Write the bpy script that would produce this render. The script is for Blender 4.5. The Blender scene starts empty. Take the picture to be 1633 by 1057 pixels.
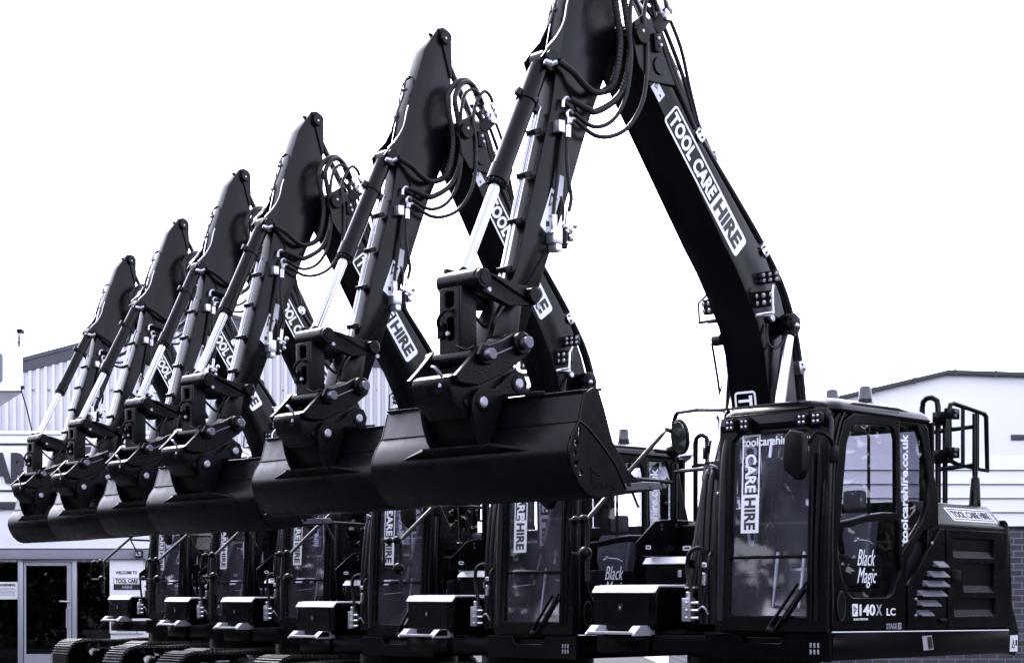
import bpy, bmesh, math, random
from mathutils import Matrix, Vector
R = math.radians
random.seed(7)
S = bpy.context.scene
C = S.collection

# ------------------------------------------------------------------ camera
cam_d = bpy.data.cameras.new("camera")
cam = bpy.data.objects.new("camera", cam_d); C.objects.link(cam)
cam.location = (0, 0, 1.35); cam.rotation_euler = (R(90), 0, 0)
cam_d.sensor_width = 36.0; cam_d.lens = 36.0*2832.0/1633.0
cam_d.shift_x = 0.0; cam_d.shift_y = (951.9-528.5)/1633.0
cam_d.clip_start = 0.1; cam_d.clip_end = 2000
S.camera = cam
# ------------------------------------------------------------------ light
SUN_EL, SUN_AZ = 42.0, 335.0      # compass-like: 0 = +Y, clockwise; 215 = behind camera, to the left
w = bpy.data.worlds.new("World"); S.world = w; w.use_nodes = True
nt = w.node_tree
bgn = nt.nodes["Background"]
sky = nt.nodes.new("ShaderNodeTexSky"); sky.sky_type = 'NISHITA'; sky.sun_disc = False
sky.sun_elevation = R(SUN_EL); sky.sun_rotation = R(SUN_AZ)
sky.air_density = 1.0; sky.dust_density = 1.5; sky.ozone_density = 1.0
hs = nt.nodes.new("ShaderNodeHueSaturation"); hs.inputs["Saturation"].default_value = 0.16
nt.links.new(sky.outputs[0], hs.inputs["Color"])
tn = nt.nodes.new("ShaderNodeMix"); tn.data_type = 'RGBA'; tn.blend_type = 'MULTIPLY'; tn.inputs[0].default_value = 1.0
tn.inputs[7].default_value = (.93, .94, 1.10, 1); nt.links.new(hs.outputs[0], tn.inputs[6]); nt.links.new(tn.outputs[2], bgn.inputs[0]); bgn.inputs[1].default_value = 0.15
sun_d = bpy.data.lights.new("sun", 'SUN'); sun_d.energy = 1.0; sun_d.angle = R(12); sun_d.color = (1.0, 0.97, 0.93)
sun = bpy.data.objects.new("sun", sun_d); C.objects.link(sun)
sun.rotation_euler = (R(90-SUN_EL), 0, R(180-SUN_AZ)); sun.location = (-10, -10, 30)
S.view_settings.view_transform = 'Standard'; S.view_settings.look = 'None'
S.view_settings.exposure = 2.45; S.view_settings.gamma = 1.0
S.view_settings.use_curve_mapping = False
S.render.engine = 'CYCLES'
S.cycles.max_bounces = 8; S.cycles.transparent_max_bounces = 24
S.cycles.use_denoising = True

# ------------------------------------------------------------------ materials
def mat(name, col, rough=0.5, metal=0.0, spec=0.5, var=0.0, scale=6.0, bump=0.0, bscale=40.0, rvar=0.0, coat=0.0):
    m = bpy.data.materials.new(name); m.use_nodes = True
    n = m.node_tree.nodes; l = m.node_tree.links; p = n["Principled BSDF"]
    p.inputs["Base Color"].default_value = (*col, 1); p.inputs["Roughness"].default_value = rough
    p.inputs["Metallic"].default_value = metal; p.inputs["Specular IOR Level"].default_value = spec
    if coat: p.inputs["Coat Weight"].default_value = coat; p.inputs["Coat Roughness"].default_value = 0.12
    if var or rvar or bump:
        tc = n.new("ShaderNodeTexCoord")
    if var or rvar:
        no = n.new("ShaderNodeTexNoise"); no.inputs["Scale"].default_value = scale; no.inputs["Detail"].default_value = 6
        no.inputs["Roughness"].default_value = 0.62
        l.new(tc.outputs["Object"], no.inputs["Vector"])
    if var:
        mx = n.new("ShaderNodeMix"); mx.data_type = 'RGBA'
        mx.inputs[6].default_value = (*[c*(1-var) for c in col], 1); mx.inputs[7].default_value = (*[min(1, c*(1+var)) for c in col], 1)
        l.new(no.outputs["Fac"], mx.inputs[0]); l.new(mx.outputs[2], p.inputs["Base Color"])
    if rvar:
        mr = n.new("ShaderNodeMapRange"); mr.inputs[1].default_value = .3; mr.inputs[2].default_value = .7
        mr.inputs[3].default_value = max(.02, rough-rvar); mr.inputs[4].default_value = min(1, rough+rvar)
        l.new(no.outputs["Fac"], mr.inputs[0]); l.new(mr.outputs[0], p.inputs["Roughness"])
    if bump:
        n2 = n.new("ShaderNodeTexNoise"); n2.inputs["Scale"].default_value = bscale; n2.inputs["Detail"].default_value = 4
        l.new(tc.outputs["Object"], n2.inputs["Vector"])
        b = n.new("ShaderNodeBump"); b.inputs["Strength"].default_value = bump; b.inputs["Distance"].default_value = .01
        l.new(n2.outputs["Fac"], b.inputs["Height"]); l.new(b.outputs[0], p.inputs["Normal"])
    return m
M = {}
M['paint'] = mat('black_paint', (.0022, .0022, .0034), .25, 0, .15, var=.25, scale=5, rvar=.07, bump=.06, bscale=9)
M['gloss'] = mat('gloss_black_paint', (.0018, .0018, .0028), .19, 0, .15, var=.2, scale=4, rvar=.05, bump=.03, bscale=6)
M['iron'] = mat('black_cast_iron', (.0022, .0022, .0032), .33, 0, .11, var=.4, scale=14, rvar=.12, bump=.25, bscale=60)
M['bucket'] = mat('bucket_black_paint', (.0024, .0024, .0036), .34, 0, .11, var=.35, scale=7, rvar=.10, bump=.10, bscale=16)
M['worn'] = mat('worn_steel', (.12, .12, .14), .38, .8, .5, var=.4, scale=20, rvar=.12, bump=.2, bscale=70)
M['rubber'] = mat('black_rubber_hose', (.005, .005, .0072), .36, 0, .25, bump=.3, bscale=160)
M['plastic'] = mat('black_plastic', (.0018, .0018, .0027), .36, 0, .13, bump=.1, bscale=120)
M['chrome'] = mat('chrome_rod', (.55, .55, .57), .12, 1.0)
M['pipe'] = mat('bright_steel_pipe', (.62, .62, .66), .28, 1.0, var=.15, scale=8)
M['fitting'] = mat('zinc_fitting', (.58, .58, .63), .3, .9, var=.25, scale=18)
M['pin'] = mat('pin_steel', (.13, .13, .16), .42, .9, var=.3, scale=30)
M['grease'] = mat('bright_pin_end', (.40, .40, .46), .45, .5, var=.15, scale=30)
M['alu'] = mat('aluminium_tread', (.72, .72, .76), .42, .6, var=.12, scale=12, bump=.5, bscale=90)
M['white'] = mat('white_vinyl', (.80, .80, .83), .42, 0, .4, var=.04, scale=10)
M['whitetxt'] = mat('white_lettering', (.82, .82, .86), .45, 0, .4)
M['greytxt'] = mat('grey_lettering', (.32, .32, .38), .5, 0, .4)
M['silver'] = mat('silver_vinyl', (.40, .40, .46), .4, .2, .5, var=.1, scale=12)
M['black'] = mat('black_lettering', (.010, .010, .013), .5, 0, .4)
M['warn'] = mat('pale_warning_sticker', (.55, .55, .60), .45, 0, .4, var=.1, scale=16)
M['track'] = mat('track_steel', (.009, .009, .012), .42, .25, .5, var=.5, scale=18, rvar=.15, bump=.3, bscale=50)
M['seat'] = mat('plastic_covered_seat', (.16, .16, .18), .28, 0, .5, var=.5, scale=9, bump=.8, bscale=14)
M['grey'] = mat('grey_trim', (.010, .010, .014), .38, 0, .25, var=.1, scale=12)
M['louvre'] = mat('louvre_sheen_grey', (.125, .125, .155), .42, 0, .5, var=.15, scale=12)  # grey base paints in the sky sheen on black louvres
M['lens'] = mat('beacon_lens', (.055, .055, .07), .22, 0, .5, var=.15, scale=25)
M['led'] = mat('lamp_reflector', (.50, .50, .56), .2, .5)
M['flood'] = mat('flood_lens', (.7, .7, .75), .2, .3)
M['mirror'] = mat('mirror_glass', (.85, .85, .88), .03, 1.0)
M['cladding'] = mat('white_cladding', (.85, .85, .86), .55, 0, .3, var=.035, scale=1.2, bump=.04, bscale=3)
M['fascia'] = mat('white_fascia', (.84, .84, .86), .5, 0, .3, var=.03, scale=.8)
M['sheet'] = mat('corrugated_sheet', (.43, .43, .465), .5, 0, .35, var=.10, scale=1.1, rvar=.08)
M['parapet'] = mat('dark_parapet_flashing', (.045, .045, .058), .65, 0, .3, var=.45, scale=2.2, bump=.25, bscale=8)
M['soffit'] = mat('grey_soffit', (.24, .24, .29), .6, 0, .3, var=.35, scale=1.4)
M['frame'] = mat('aluminium_frame', (.40, .40, .46), .4, .3, .5, var=.12, scale=5)
M['signgrey'] = mat('slate_letter', (.035, .035, .045), .55, 0, .3, var=.1, scale=4)
M['roofgrey'] = mat('pale_roof_sheet', (.55, .54, .60), .6, 0, .3, var=.06, scale=2)
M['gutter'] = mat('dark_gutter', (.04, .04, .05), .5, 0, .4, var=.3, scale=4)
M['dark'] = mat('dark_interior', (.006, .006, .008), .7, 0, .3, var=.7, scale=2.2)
M['bark'] = mat('tree_bark', (.05, .045, .04), .9, 0, .2, var=.3, scale=8)
M['leaf'] = mat('dark_leaf', (.035, .045, .03), .7, 0, .3, var=.4, scale=3)

def glass_mat(name, tint, rough, ior=1.5):
    m = bpy.data.materials.new(name); m.use_nodes = True
    n = m.node_tree.nodes; l = m.node_tree.links; n.remove(n["Principled BSDF"]); out = n["Material Output"]
    t = n.new("ShaderNodeBsdfTransparent"); t.inputs[0].default_value = (*tint, 1)
    g = n.new("ShaderNodeBsdfGlossy"); g.inputs["Roughness"].default_value = rough; g.inputs["Color"].default_value = (.97, .97, 1, 1)
    f = n.new("ShaderNodeFresnel"); f.inputs[0].default_value = ior
    ge = n.new("ShaderNodeNewGeometry"); iv = n.new("ShaderNodeMath"); iv.operation = 'SUBTRACT'; iv.inputs[0].default_value = 1.0; l.new(ge.outputs["Backfacing"], iv.inputs[1])
    ml = n.new("ShaderNodeMath"); ml.operation = 'MULTIPLY'; l.new(f.outputs[0], ml.inputs[0]); l.new(iv.outputs[0], ml.inputs[1])
    mx = n.new("ShaderNodeMixShader"); l.new(ml.outputs[0], mx.inputs[0]); l.new(t.outputs[0], mx.inputs[1]); l.new(g.outputs[0], mx.inputs[2])
    l.new(mx.outputs[0], out.inputs["Surface"]); return m
M['darkglass'] = glass_mat('privacy_cab_glass', (.50, .50, .55), .015, 1.5)
M['glass'] = glass_mat('tinted_cab_glass', (.82, .82, .86), .015, 1.5)
def mottled_glass():
    m = glass_mat('mottled_windscreen_glass', (.80, .80, .85), .035, 1.5)
    n = m.node_tree.nodes; l = m.node_tree.links; out = n["Material Output"]; src = out.inputs["Surface"].links[0].from_socket
    d = n.new("ShaderNodeBsdfDiffuse"); d.inputs[0].default_value = (.62, .62, .72, 1)  # faint grey diffuse mixed over the glass, uneven by noise
    tc = n.new("ShaderNodeTexCoord"); no = n.new("ShaderNodeTexNoise"); no.inputs["Scale"].default_value = 2.6; no.inputs["Detail"].default_value = 7
    l.new(tc.outputs["Object"], no.inputs["Vector"])
    mr = n.new("ShaderNodeMapRange"); mr.inputs[1].default_value = .3; mr.inputs[2].default_value = .7; mr.inputs[3].default_value = .012; mr.inputs[4].default_value = .05
    l.new(no.outputs["Fac"], mr.inputs[0]); mx = n.new("ShaderNodeMixShader"); l.new(mr.outputs[0], mx.inputs[0]); l.new(src, mx.inputs[1]); l.new(d.outputs[0], mx.inputs[2])
    l.new(mx.outputs[0], out.inputs["Surface"]); return m
M['mottled'] = mottled_glass()
M['shopglass'] = glass_mat('shop_glass', (.5, .5, .55), .02, 1.5)
M['clear'] = glass_mat('clear_plastic', (.6, .6, .66), .1, 1.45)

def brick_mat():
    m = bpy.data.materials.new('grey_brick'); m.use_nodes = True
    n = m.node_tree.nodes; l = m.node_tree.links; p = n["Principled BSDF"]; p.inputs["Roughness"].default_value = .85
    tc = n.new("ShaderNodeTexCoord"); sx = n.new("ShaderNodeSeparateXYZ"); cx = n.new("ShaderNodeCombineXYZ")
    l.new(tc.outputs["Object"], sx.inputs[0]); l.new(sx.outputs["X"], cx.inputs["X"]); l.new(sx.outputs["Z"], cx.inputs["Y"])
    b = n.new("ShaderNodeTexBrick"); b.inputs["Scale"].default_value = 1.0
    b.inputs["Brick Width"].default_value = .225; b.inputs["Row Height"].default_value = .086; b.inputs["Mortar Size"].default_value = .008
    b.inputs["Color1"].default_value = (.055, .055, .072, 1); b.inputs["Color2"].default_value = (.10, .10, .125, 1); b.inputs["Mortar"].default_value = (.22, .22, .26, 1)
    b.inputs["Bias"].default_value = -.1
    l.new(cx.outputs[0], b.inputs["Vector"])
    no = n.new("ShaderNodeTexNoise"); no.inputs["Scale"].default_value = 14; no.inputs["Detail"].default_value = 6; l.new(cx.outputs[0], no.inputs["Vector"])
    mx = n.new("ShaderNodeMix"); mx.data_type = 'RGBA'; mx.blend_type = 'MULTIPLY'; mx.inputs[0].default_value = .5
    l.new(b.outputs["Color"], mx.inputs[6]); l.new(no.outputs["Color"], mx.inputs[7]); l.new(mx.outputs[2], p.inputs["Base Color"])
    bp = n.new("ShaderNodeBump"); bp.inputs["Strength"].default_value = .6; bp.inputs["Distance"].default_value = .01; bp.invert = True
    l.new(b.outputs["Fac"], bp.inputs["Height"]); l.new(bp.outputs[0], p.inputs["Normal"])
    return m
M['brick'] = brick_mat()
def ground_mat():
    m = mat('asphalt', (.030, .030, .035), .9, 0, .3, var=.45, scale=1.3, bump=.5, bscale=60); return m
M['asphalt'] = ground_mat()

# ------------------------------------------------------------------ mesh helpers
def arc(cx, cz, r, a0, a1, n=8):
    return [(cx+r*math.cos(R(a0+(a1-a0)*i/n)), cz+r*math.sin(R(a0+(a1-a0)*i/n))) for i in range(n+1)]
def smooth_path(pts, n=6, closed=False):
    pts = [Vector(p) for p in pts]; out = []
    k = len(pts)
    for i in range(k-1):
        p0 = pts[max(i-1, 0)]; p1 = pts[i]; p2 = pts[i+1]; p3 = pts[min(i+2, k-1)]
        for j in range(n):
            t = j/n
            out.append(.5*((2*p1)+(-p0+p2)*t+(2*p0-5*p1+4*p2-p3)*t*t+(-p0+3*p1-3*p2+p3)*t**3))
    out.append(pts[-1]); return out
class MB:
    def __init__(s): s.bm = bmesh.new()
    def _merge(s, t, bev=0.0, seg=2):
        if bev > 0:
            es = [e for e in t.edges if len(e.link_faces) == 2 and e.calc_face_angle(0) > R(28)]
            if es: bmesh.ops.bevel(t, geom=es, offset=bev, segments=seg, profile=.6, affect='EDGES', clamp_overlap=True)
        me = bpy.data.meshes.new("tmp"); t.to_mesh(me); t.free(); s.bm.from_mesh(me); bpy.data.meshes.remove(me); return s
    def box(s, x0, x1, y0, y1, z0, z1, bev=0.0, mtx=None, seg=2):
        t = bmesh.new(); bmesh.ops.create_cube(t, size=1.0)
        for v in t.verts:
            v.co = Vector((x0+(v.co.x+.5)*(x1-x0), y0+(v.co.y+.5)*(y1-y0), z0+(v.co.z+.5)*(z1-z0)))
        if mtx is not None: t.transform(mtx)
        return s._merge(t, bev, seg)
    def prism(s, prof, a0, a1, axis='y', bev=0.0, seg=2, prof2=None):
        """profile: axis y -> (x,z); axis x -> (y,z); axis z -> (x,y)"""
        t = bmesh.new()
        def P(q, a):
            return {'y': (q[0], a, q[1]), 'x': (a, q[0], q[1]), 'z': (q[0], q[1], a)}[axis]
        A = [t.verts.new(P(q, a0)) for q in prof]; B = [t.verts.new(P(q, a1)) for q in (prof2 or prof)]
        n = len(prof); t.faces.new(A); t.faces.new(B[::-1])
        for i in range(n): t.faces.new((A[i], B[i], B[(i+1) % n], A[(i+1) % n]))
        bmesh.ops.recalc_face_normals(t, faces=t.faces)
        return s._merge(t, bev, seg)
    def tube(s, pts, r, n=10, smooth=0, caps=True, radii=None):
        if smooth: pts = smooth_path(pts, smooth)
        pts = [Vector(p) for p in pts]; t = s.bm; rings = []
        d0 = (pts[1]-pts[0]).normalized(); up = Vector((0, 0, 1)) if abs(d0.z) < .9 else Vector((1, 0, 0))
        nrm = d0.cross(up).normalized()
        for i, p in enumerate(pts):
            if i == 0: d = pts[1]-pts[0]
            elif i == len(pts)-1: d = pts[-1]-pts[-2]
            else: d = (pts[i+1]-pts[i]).normalized()+(pts[i]-pts[i-1]).normalized()
            d.normalize(); nrm = (nrm-d*nrm.dot(d)).normalized(); bi = d.cross(nrm)
            rr = radii[i] if radii else r
            rings.append([t.verts.new(p+(nrm*math.cos(2*math.pi*k/n)+bi*math.sin(2*math.pi*k/n))*rr) for k in range(n)])
        for a, b in zip(rings, rings[1:]):
            for k in range(n): t.faces.new((a[k], a[(k+1) % n], b[(k+1) % n], b[k]))
        if caps: t.faces.new(rings[0][::-1]); t.faces.new(rings[-1])
        return s
    def lathe(s, p0, p1, prof, n=20):
        """prof: (t along axis in metres from p0, radius)"""
        p0 = Vector(p0); d = (Vector(p1)-p0).normalized()
        s.tube([p0+d*q[0] for q in prof], 0, n, radii=[max(q[1], 1e-4) for q in prof]); return s
    def cyl(s, p0, p1, r, n=20, bev=.006):
        L = (Vector(p1)-Vector(p0)).length
        return s.lathe(p0, p1, [(0, r-bev), (bev, r), (L-bev, r), (L, r-bev)], n)
    def ball(s, c, r, n=12, sc=(1, 1, 1)):
        t = bmesh.new(); bmesh.ops.create_uvsphere(t, u_segments=n, v_segments=max(6, n//2+2), radius=r)
        for v in t.verts: v.co = Vector((v.co.x*sc[0]+c[0], v.co.y*sc[1]+c[1], v.co.z*sc[2]+c[2]))
        return s._merge(t)
    def flat(s, mesh_pts_faces, origin, u, v, wv=None):
        """verts in local (a,b,c) mapped on origin + a u + b v + c (u x v)"""
        vs, fs = mesh_pts_faces; o = Vector(origin); u = Vector(u).normalized(); v = Vector(v).normalized(); q = wv or u.cross(v)
        V = [s.bm.verts.new(o+u*a+v*b+q*c) for a, b, c in vs]
        for f in fs:
            try: s.bm.faces.new([V[i] for i in f])
            except ValueError: pass
        return s
    def plate(s, outline, holes, thick, origin=(0, 0, 0), u=(1, 0, 0), v=(0, 0, 1), bev=0.004):
        return s.flat(curve_mesh([outline]+list(holes), thick, bev), origin, u, v)
    def build(s, name, m, parent=None, angle=35):
        me = bpy.data.meshes.new(name); s.bm.normal_update(); s.bm.to_mesh(me); s.bm.free()
        me.materials.append(m)
        if len(me.polygons):
            me.polygons.foreach_set("use_smooth", [True]*len(me.polygons)); me.set_sharp_from_angle(angle=R(angle))
        o = bpy.data.objects.new(name, me); C.objects.link(o)
        if parent is not None: o.parent = parent
        return o
def obj_mesh(o):
    dg = bpy.context.evaluated_depsgraph_get(); e = o.evaluated_get(dg); me = e.to_mesh()
    vs = [tuple(v.co) for v in me.vertices]; fs = [tuple(p.vertices) for p in me.polygons]
    e.to_mesh_clear(); return vs, fs
def curve_mesh(loops, thick, bev=0.004):
    cu = bpy.data.curves.new("tmpc", 'CURVE'); cu.dimensions = '2D'; cu.fill_mode = 'BOTH'
    cu.extrude = max(thick/2-bev, 1e-4); cu.bevel_depth = bev; cu.bevel_resolution = 1; cu.offset = -bev
    for lp in loops:
        sp = cu.splines.new('POLY'); sp.points.add(len(lp)-1); sp.use_cyclic_u = True
        for p, q in zip(sp.points, lp): p.co = (q[0], q[1], 0, 1)
    o = bpy.data.objects.new("tmpc", cu); C.objects.link(o); r = obj_mesh(o)
    bpy.data.objects.remove(o); bpy.data.curves.remove(cu); return r
_tc = {}
def text_mesh(body, bold=0.0, shear=0.0, space=1.0, depth=.002):
    k = (body, bold, shear, space, depth)
    if k in _tc: return _tc[k]
    cu = bpy.data.curves.new("tmpt", 'FONT'); cu.body = body; cu.size = 1.0; cu.offset = bold; cu.shear = shear
    cu.space_character = space; cu.extrude = 0.5; cu.resolution_u = 3; cu.align_x = 'CENTER'; cu.align_y = 'CENTER'
    o = bpy.data.objects.new("tmpt", cu); C.objects.link(o); vs, fs = obj_mesh(o)
    bpy.data.objects.remove(o); bpy.data.curves.remove(cu)
    xs = [v[0] for v in vs]; ys = [v[1] for v in vs]
    x0, x1, y0, y1 = min(xs), max(xs), min(ys), max(ys)
    vs = [((a-(x0+x1)/2)/(x1-x0), (b-(y0+y1)/2)/(y1-y0), (c+.5)*depth) for a, b, c in vs]
    _tc[k] = (vs, fs); return _tc[k]
def add_text(b, body, w_, h_, origin, u, v, bold=.02, shear=0.0, space=1.0, depth=.002, du=0, dv=0):
    vs, fs = text_mesh(body, bold, shear, space, depth)
    return b.flat(([(a*w_+du, q*h_+dv, c) for a, q, c in vs], fs), origin, u, v)
def rrect(w_, h_, r, cx=0, cy=0, n=4):
    o = []
    for sx, sy, a in ((1, 1, 0), (-1, 1, 90), (-1, -1, 180), (1, -1, 270)):
        o += arc(cx+sx*(w_/2-r), cy+sy*(h_/2-r), r, a, a+90, n)
    return o
def tag(o, label, cat, group=None):
    o["label"] = label; o["category"] = cat
    if group: o["group"] = group
    return o
def empty(name, loc=(0, 0, 0), rz=0.0):
    o = bpy.data.objects.new(name, None); C.objects.link(o); o.location = loc; o.rotation_euler = (0, 0, rz)
    o.empty_display_size = .3; return o
def structure(o): o["kind"] = "structure"; return o

# ------------------------------------------------------------------ setting
# machine placement: X, Y, yaw, z, boom angle, dipper angle
PLACE = [
 (1.9983, 14.6611, 0.77769, 0.0848, -0.14359, 0.13282),
 (0.2537, 17.4363, 0.81504, 0.0036, -0.01453, 0.00107),
 (-1.1665, 20.0502, 0.80412, -0.0652, -0.03450, 0.02812),
 (-2.4947, 22.8698, 0.80717, -0.0140, -0.00146, -0.00814),
 (-3.8236, 25.7150, 0.86878, -0.0174, 0.01409, -0.00129),
 (-5.2870, 28.5770, 0.83973, 0.0095, 0.03713, -0.02145),
]
def ground_h(x, y):
    sw = .02; sh = 0.0
    for p in PLACE:
        d2 = (x-p[0])**2+(y-p[1])**2
        k = math.exp(-d2/2.2); sw += k; sh += k*p[3]
    return sh/sw
def make_ground():
    bm = bmesh.new()
    def line(a, b, st): 
        n = int(round((b-a)/st)); return [a+st*i for i in range(n+1)]
    xs = [-900, -300, -100, -40]+line(-20, 20, .8)+[40, 100, 300, 900]
    ys = [-300, -60, -10]+line(2, 40, .8)+[60, 150, 400, 1500]
    g = [[bm.verts.new((x, y, ground_h(x, y))) for x in xs] for y in ys]
    for j in range(len(ys)-1):
        for i in range(len(xs)-1): bm.faces.new((g[j][i], g[j][i+1], g[j+1][i+1], g[j+1][i]))
    b = MB(); b.bm.free(); b.bm = bm
    structure(b.build("ground", M['asphalt']))
make_ground()

def corrugated(x0, x1, y, top, pitch, depth, z0=0.0):
    """trapezoidal sheet wall facing -Y, top(x) gives the height"""
    t = MB(); bm = t.bm; pts = []; x = x0
    while x < x1:
        for f, d in ((0, 0), (.36, 0), (.5, 1), (.86, 1)):
            xx = x+f*pitch
            if xx <= x1: pts.append((xx, y-d*depth))
        x += pitch
    lo = [bm.verts.new((a, b, z0)) for a, b in pts]; hi = [bm.verts.new((a, b, top(a))) for a, b in pts]
    for i in range(len(pts)-1): bm.faces.new((lo[i], lo[i+1], hi[i+1], hi[i]))
    return t
def warehouse():
    rt = empty("warehouse", (-8.5, 50, 0)); tag(rt, "corrugated metal warehouse gable with dark parapet flashing rising behind the row of excavators", "warehouse")
    ox = 8.5
    def top(x): return 7.95+(1.42-abs(x)*.263) if True else 0
    b = corrugated(-7.6, 5.3, 0, top, .218, .085); b.build("wall", M['sheet'], rt, 20)
    b = MB(); b.prism([(-7.5, 0), (5.2, 0), (5.2, top(5.2)-.1), (0, top(0)-.1), (-7.5, top(-7.5)-.1)], .06, 14, 'y'); b.build("side_wall", M['sheet'], rt)
    b = MB()
    for sx, xe in ((-1, 7.6), (1, 5.34)):
        b.prism([(0, top(0)-.33), (sx*xe, top(xe)-.33), (sx*xe, top(xe)-.03), (0, top(0)-.03)], -.10, .04, 'y', .01)
        b.prism([(0, top(0)-.026), (sx*xe, top(xe)-.026), (sx*xe, top(xe)+.10), (0, top(0)+.10)], -.14, .10, 'y', .015)
    b.build("parapet", M['parapet'], rt)
    b = MB()
    for i in range(24):
        x = -5.0+i*.44
        b.box(x, x+.07, -.075, -.044, 7.15, 7.18)
    b.build("sheet_fixing", M['gutter'], rt)
    b = MB(); rt2 = b
    for sx, xe in ((-1, 7.6), (1, 5.4)):
        b.prism([(0, top(0)-.08), (sx*xe, top(xe)-.08), (sx*xe, top(xe)-.03), (0, top(0)-.03)], .11, 14.2, 'y')
    b.build("roof", M['roofgrey'], rt)
warehouse()

def shop():
    rt = empty("shop", (-9.5, 36, 0)); tag(rt, "hire shop front with white lettered fascia, glazed aluminium door and grey soffit band", "shop")
    X = lambda x: x+9.5
    b = MB(); b.box(X(-16), X(-6.1), .0, 12, 2.34, 4.64, .01); b.build("fascia", M['fascia'], rt)
    b = MB(); b.box(X(-16.05), X(-6.05), -.06, 12.1, 4.643, 4.71, .01); b.build("fascia_capping", M['white'], rt)
    b = MB()
    b.box(X(-16), X(-7.70), -.028, -.003, 4.43, 4.47); b.box(X(-16), X(-7.70), -.028, -.003, 3.49, 3.525); b.box(X(-7.73), X(-7.70), -.028, -.003, 3.525, 4.43)
    b.build("sign_border", M['black'], rt)
    b = MB(); add_text(b, "TOOL CARE", 3.10, .64, (X(-11.09), -.004, 3.965), (1, 0, 0), (0, 0, 1), bold=.06, space=1.1, depth=.05); b.build("sign_lettering", M['signgrey'], rt)
    b = MB(); b.box(X(-9.05), X(-7.76), -.03, -.002, 3.56, 4.40, .006); hp = b.build("sign_panel", M['signgrey'], rt)
    b = MB(); add_text(b, "HIRE", 1.0, .5, (X(-8.40), -.031, 3.965), (1, 0, 0), (0, 0, 1), bold=.035, depth=.01); b.build("sign_lettering", M['whitetxt'], hp)
    b = MB(); b.box(X(-16), X(-10.05), -.09, -.003, 3.13, 3.28, .01); lb = b.build("light_trough", M['signgrey'], rt)
    b = MB()
    for i in range(6): b.box(X(-15.2+.9*i), X(-15.12+.9*i), -.105, -.091, 3.19, 3.24, .004)
    b.build("lamp", M['led'], lb)
    b = MB(); b.box(X(-16), X(-6.4), -.12, .3, 2.12, 2.335, .01); b.build("soffit_band", M['soffit'], rt)
    b = MB(); b.box(X(-16), X(-6.4), -.135, -.10, 2.322, 2.337); b.build("drip_edge", M['gutter'], rt)
    b = MB(); b.box(X(-7.60), X(-7.45), -.24, -.125, 2.15, 2.30, .01); fl = b.build("flood_light", M['plastic'], rt)
    b = MB(); b.box(X(-7.58), X(-7.47), -.25, -.241, 2.18, 2.27); b.build("lens", M['led'], fl)
    # interior box and glazing
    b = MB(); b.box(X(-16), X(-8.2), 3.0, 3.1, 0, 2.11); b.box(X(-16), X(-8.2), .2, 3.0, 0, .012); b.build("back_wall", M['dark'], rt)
    b = MB(); b.box(X(-8.14), X(-6.1), .02, 11.9, 0, 2.11); b.build("side_wall", M['fascia'], rt)
    b = MB()
    for i in range(26):
        x = -13.5+random.random()*5.0; z = random.choice((.3, .7, 1.05, 1.4)); h = .1+.25*random.random(); ww = .08+.2*random.random(); y = .9+random.random()*1.6
        b.box(X(x), X(x+ww), y, y+.2, z, z+h, .01)
    for z in (.28, .68, 1.03, 1.38): b.box(X(-13.6), X(-8.4), .95, 2.7, z-.02, z-.002)
    b.build("shelf_stock", M['grey'], rt)
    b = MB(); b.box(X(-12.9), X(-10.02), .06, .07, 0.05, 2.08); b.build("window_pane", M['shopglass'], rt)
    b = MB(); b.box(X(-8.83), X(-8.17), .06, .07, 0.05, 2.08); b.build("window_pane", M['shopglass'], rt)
    b = MB()
    b.box(X(-10.02), X(-9.92), .0, .12, 0, 2.117, .006); b.box(X(-8.92), X(-8.83), .0, .12, 0, 2.117, .006); b.box(X(-9.918), X(-8.922), .0, .12, 2.06, 2.117, .006)
    b.box(X(-13), X(-12.9), .0, .12, 0, 2.117, .006)
    b.build("window_frame", M['frame'], rt)
    b = MB(); b.plate([(X(-9.905), .01), (X(-8.935), .01), (X(-8.935), 2.05), (X(-9.905), 2.05)], [[(X(-9.86), .2), (X(-9.86), 1.99), (X(-9.03), 1.99), (X(-9.03), .2)]], .05, (0, .05, 0))
    d = b.build("door", M['frame'], rt)
    b = MB(); b.box(X(-9.86), X(-9.03), .045, .055, .2, 1.99); b.build("door_pane", M['shopglass'], d)
    b = MB(); b.tube([(X(-8.99), .02, 1.26), (X(-8.99), -.05, 1.26), (X(-9.16), -.05, 1.27)], .018, 8); b.tube([(X(-9.02), .02, 1.12), (X(-9.02), -.05, 1.12), (X(-9.02), -.05, .74), (X(-9.02), .02, .74)], .014, 8); b.build("door_handle", M['fitting'], d)
    b = MB(); b.box(X(-8.15), X(-7.48), -.03, .015, .62, 2.11, .004); b.build("welcome_board", M['fascia'], rt)
    wb = rt.children[-1]
    b = MB(); add_text(b, "WELCOME TO", .44, .065, (X(-7.81), -.032, 1.85), (1, 0, 0), (0, 0, 1), bold=.035)
    b.build("lettering", M['black'], wb)
    b = MB(); b.plate(rrect(.56, .13, .01), [rrect(.545, .115, .01)], .004, (X(-7.79), -.033, 1.68), (1, 0, 0), (0, 0, 1), .0005); add_text(b, "TOOL CARE", .46, .09, (X(-7.80), -.032, 1.68), (1, 0, 0), (0, 0, 1), bold=.04)
    b.box(X(-8.07), X(-7.51), -.036, -.031, 1.50, 1.61); b.build("lettering", M['black'], wb)
    b = MB(); add_text(b, "HIRE", .2, .06, (X(-7.79), -.0365, 1.555), (1, 0, 0), (0, 0, 1), bold=.04); b.build("lettering", M['greytxt'], wb)
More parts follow.
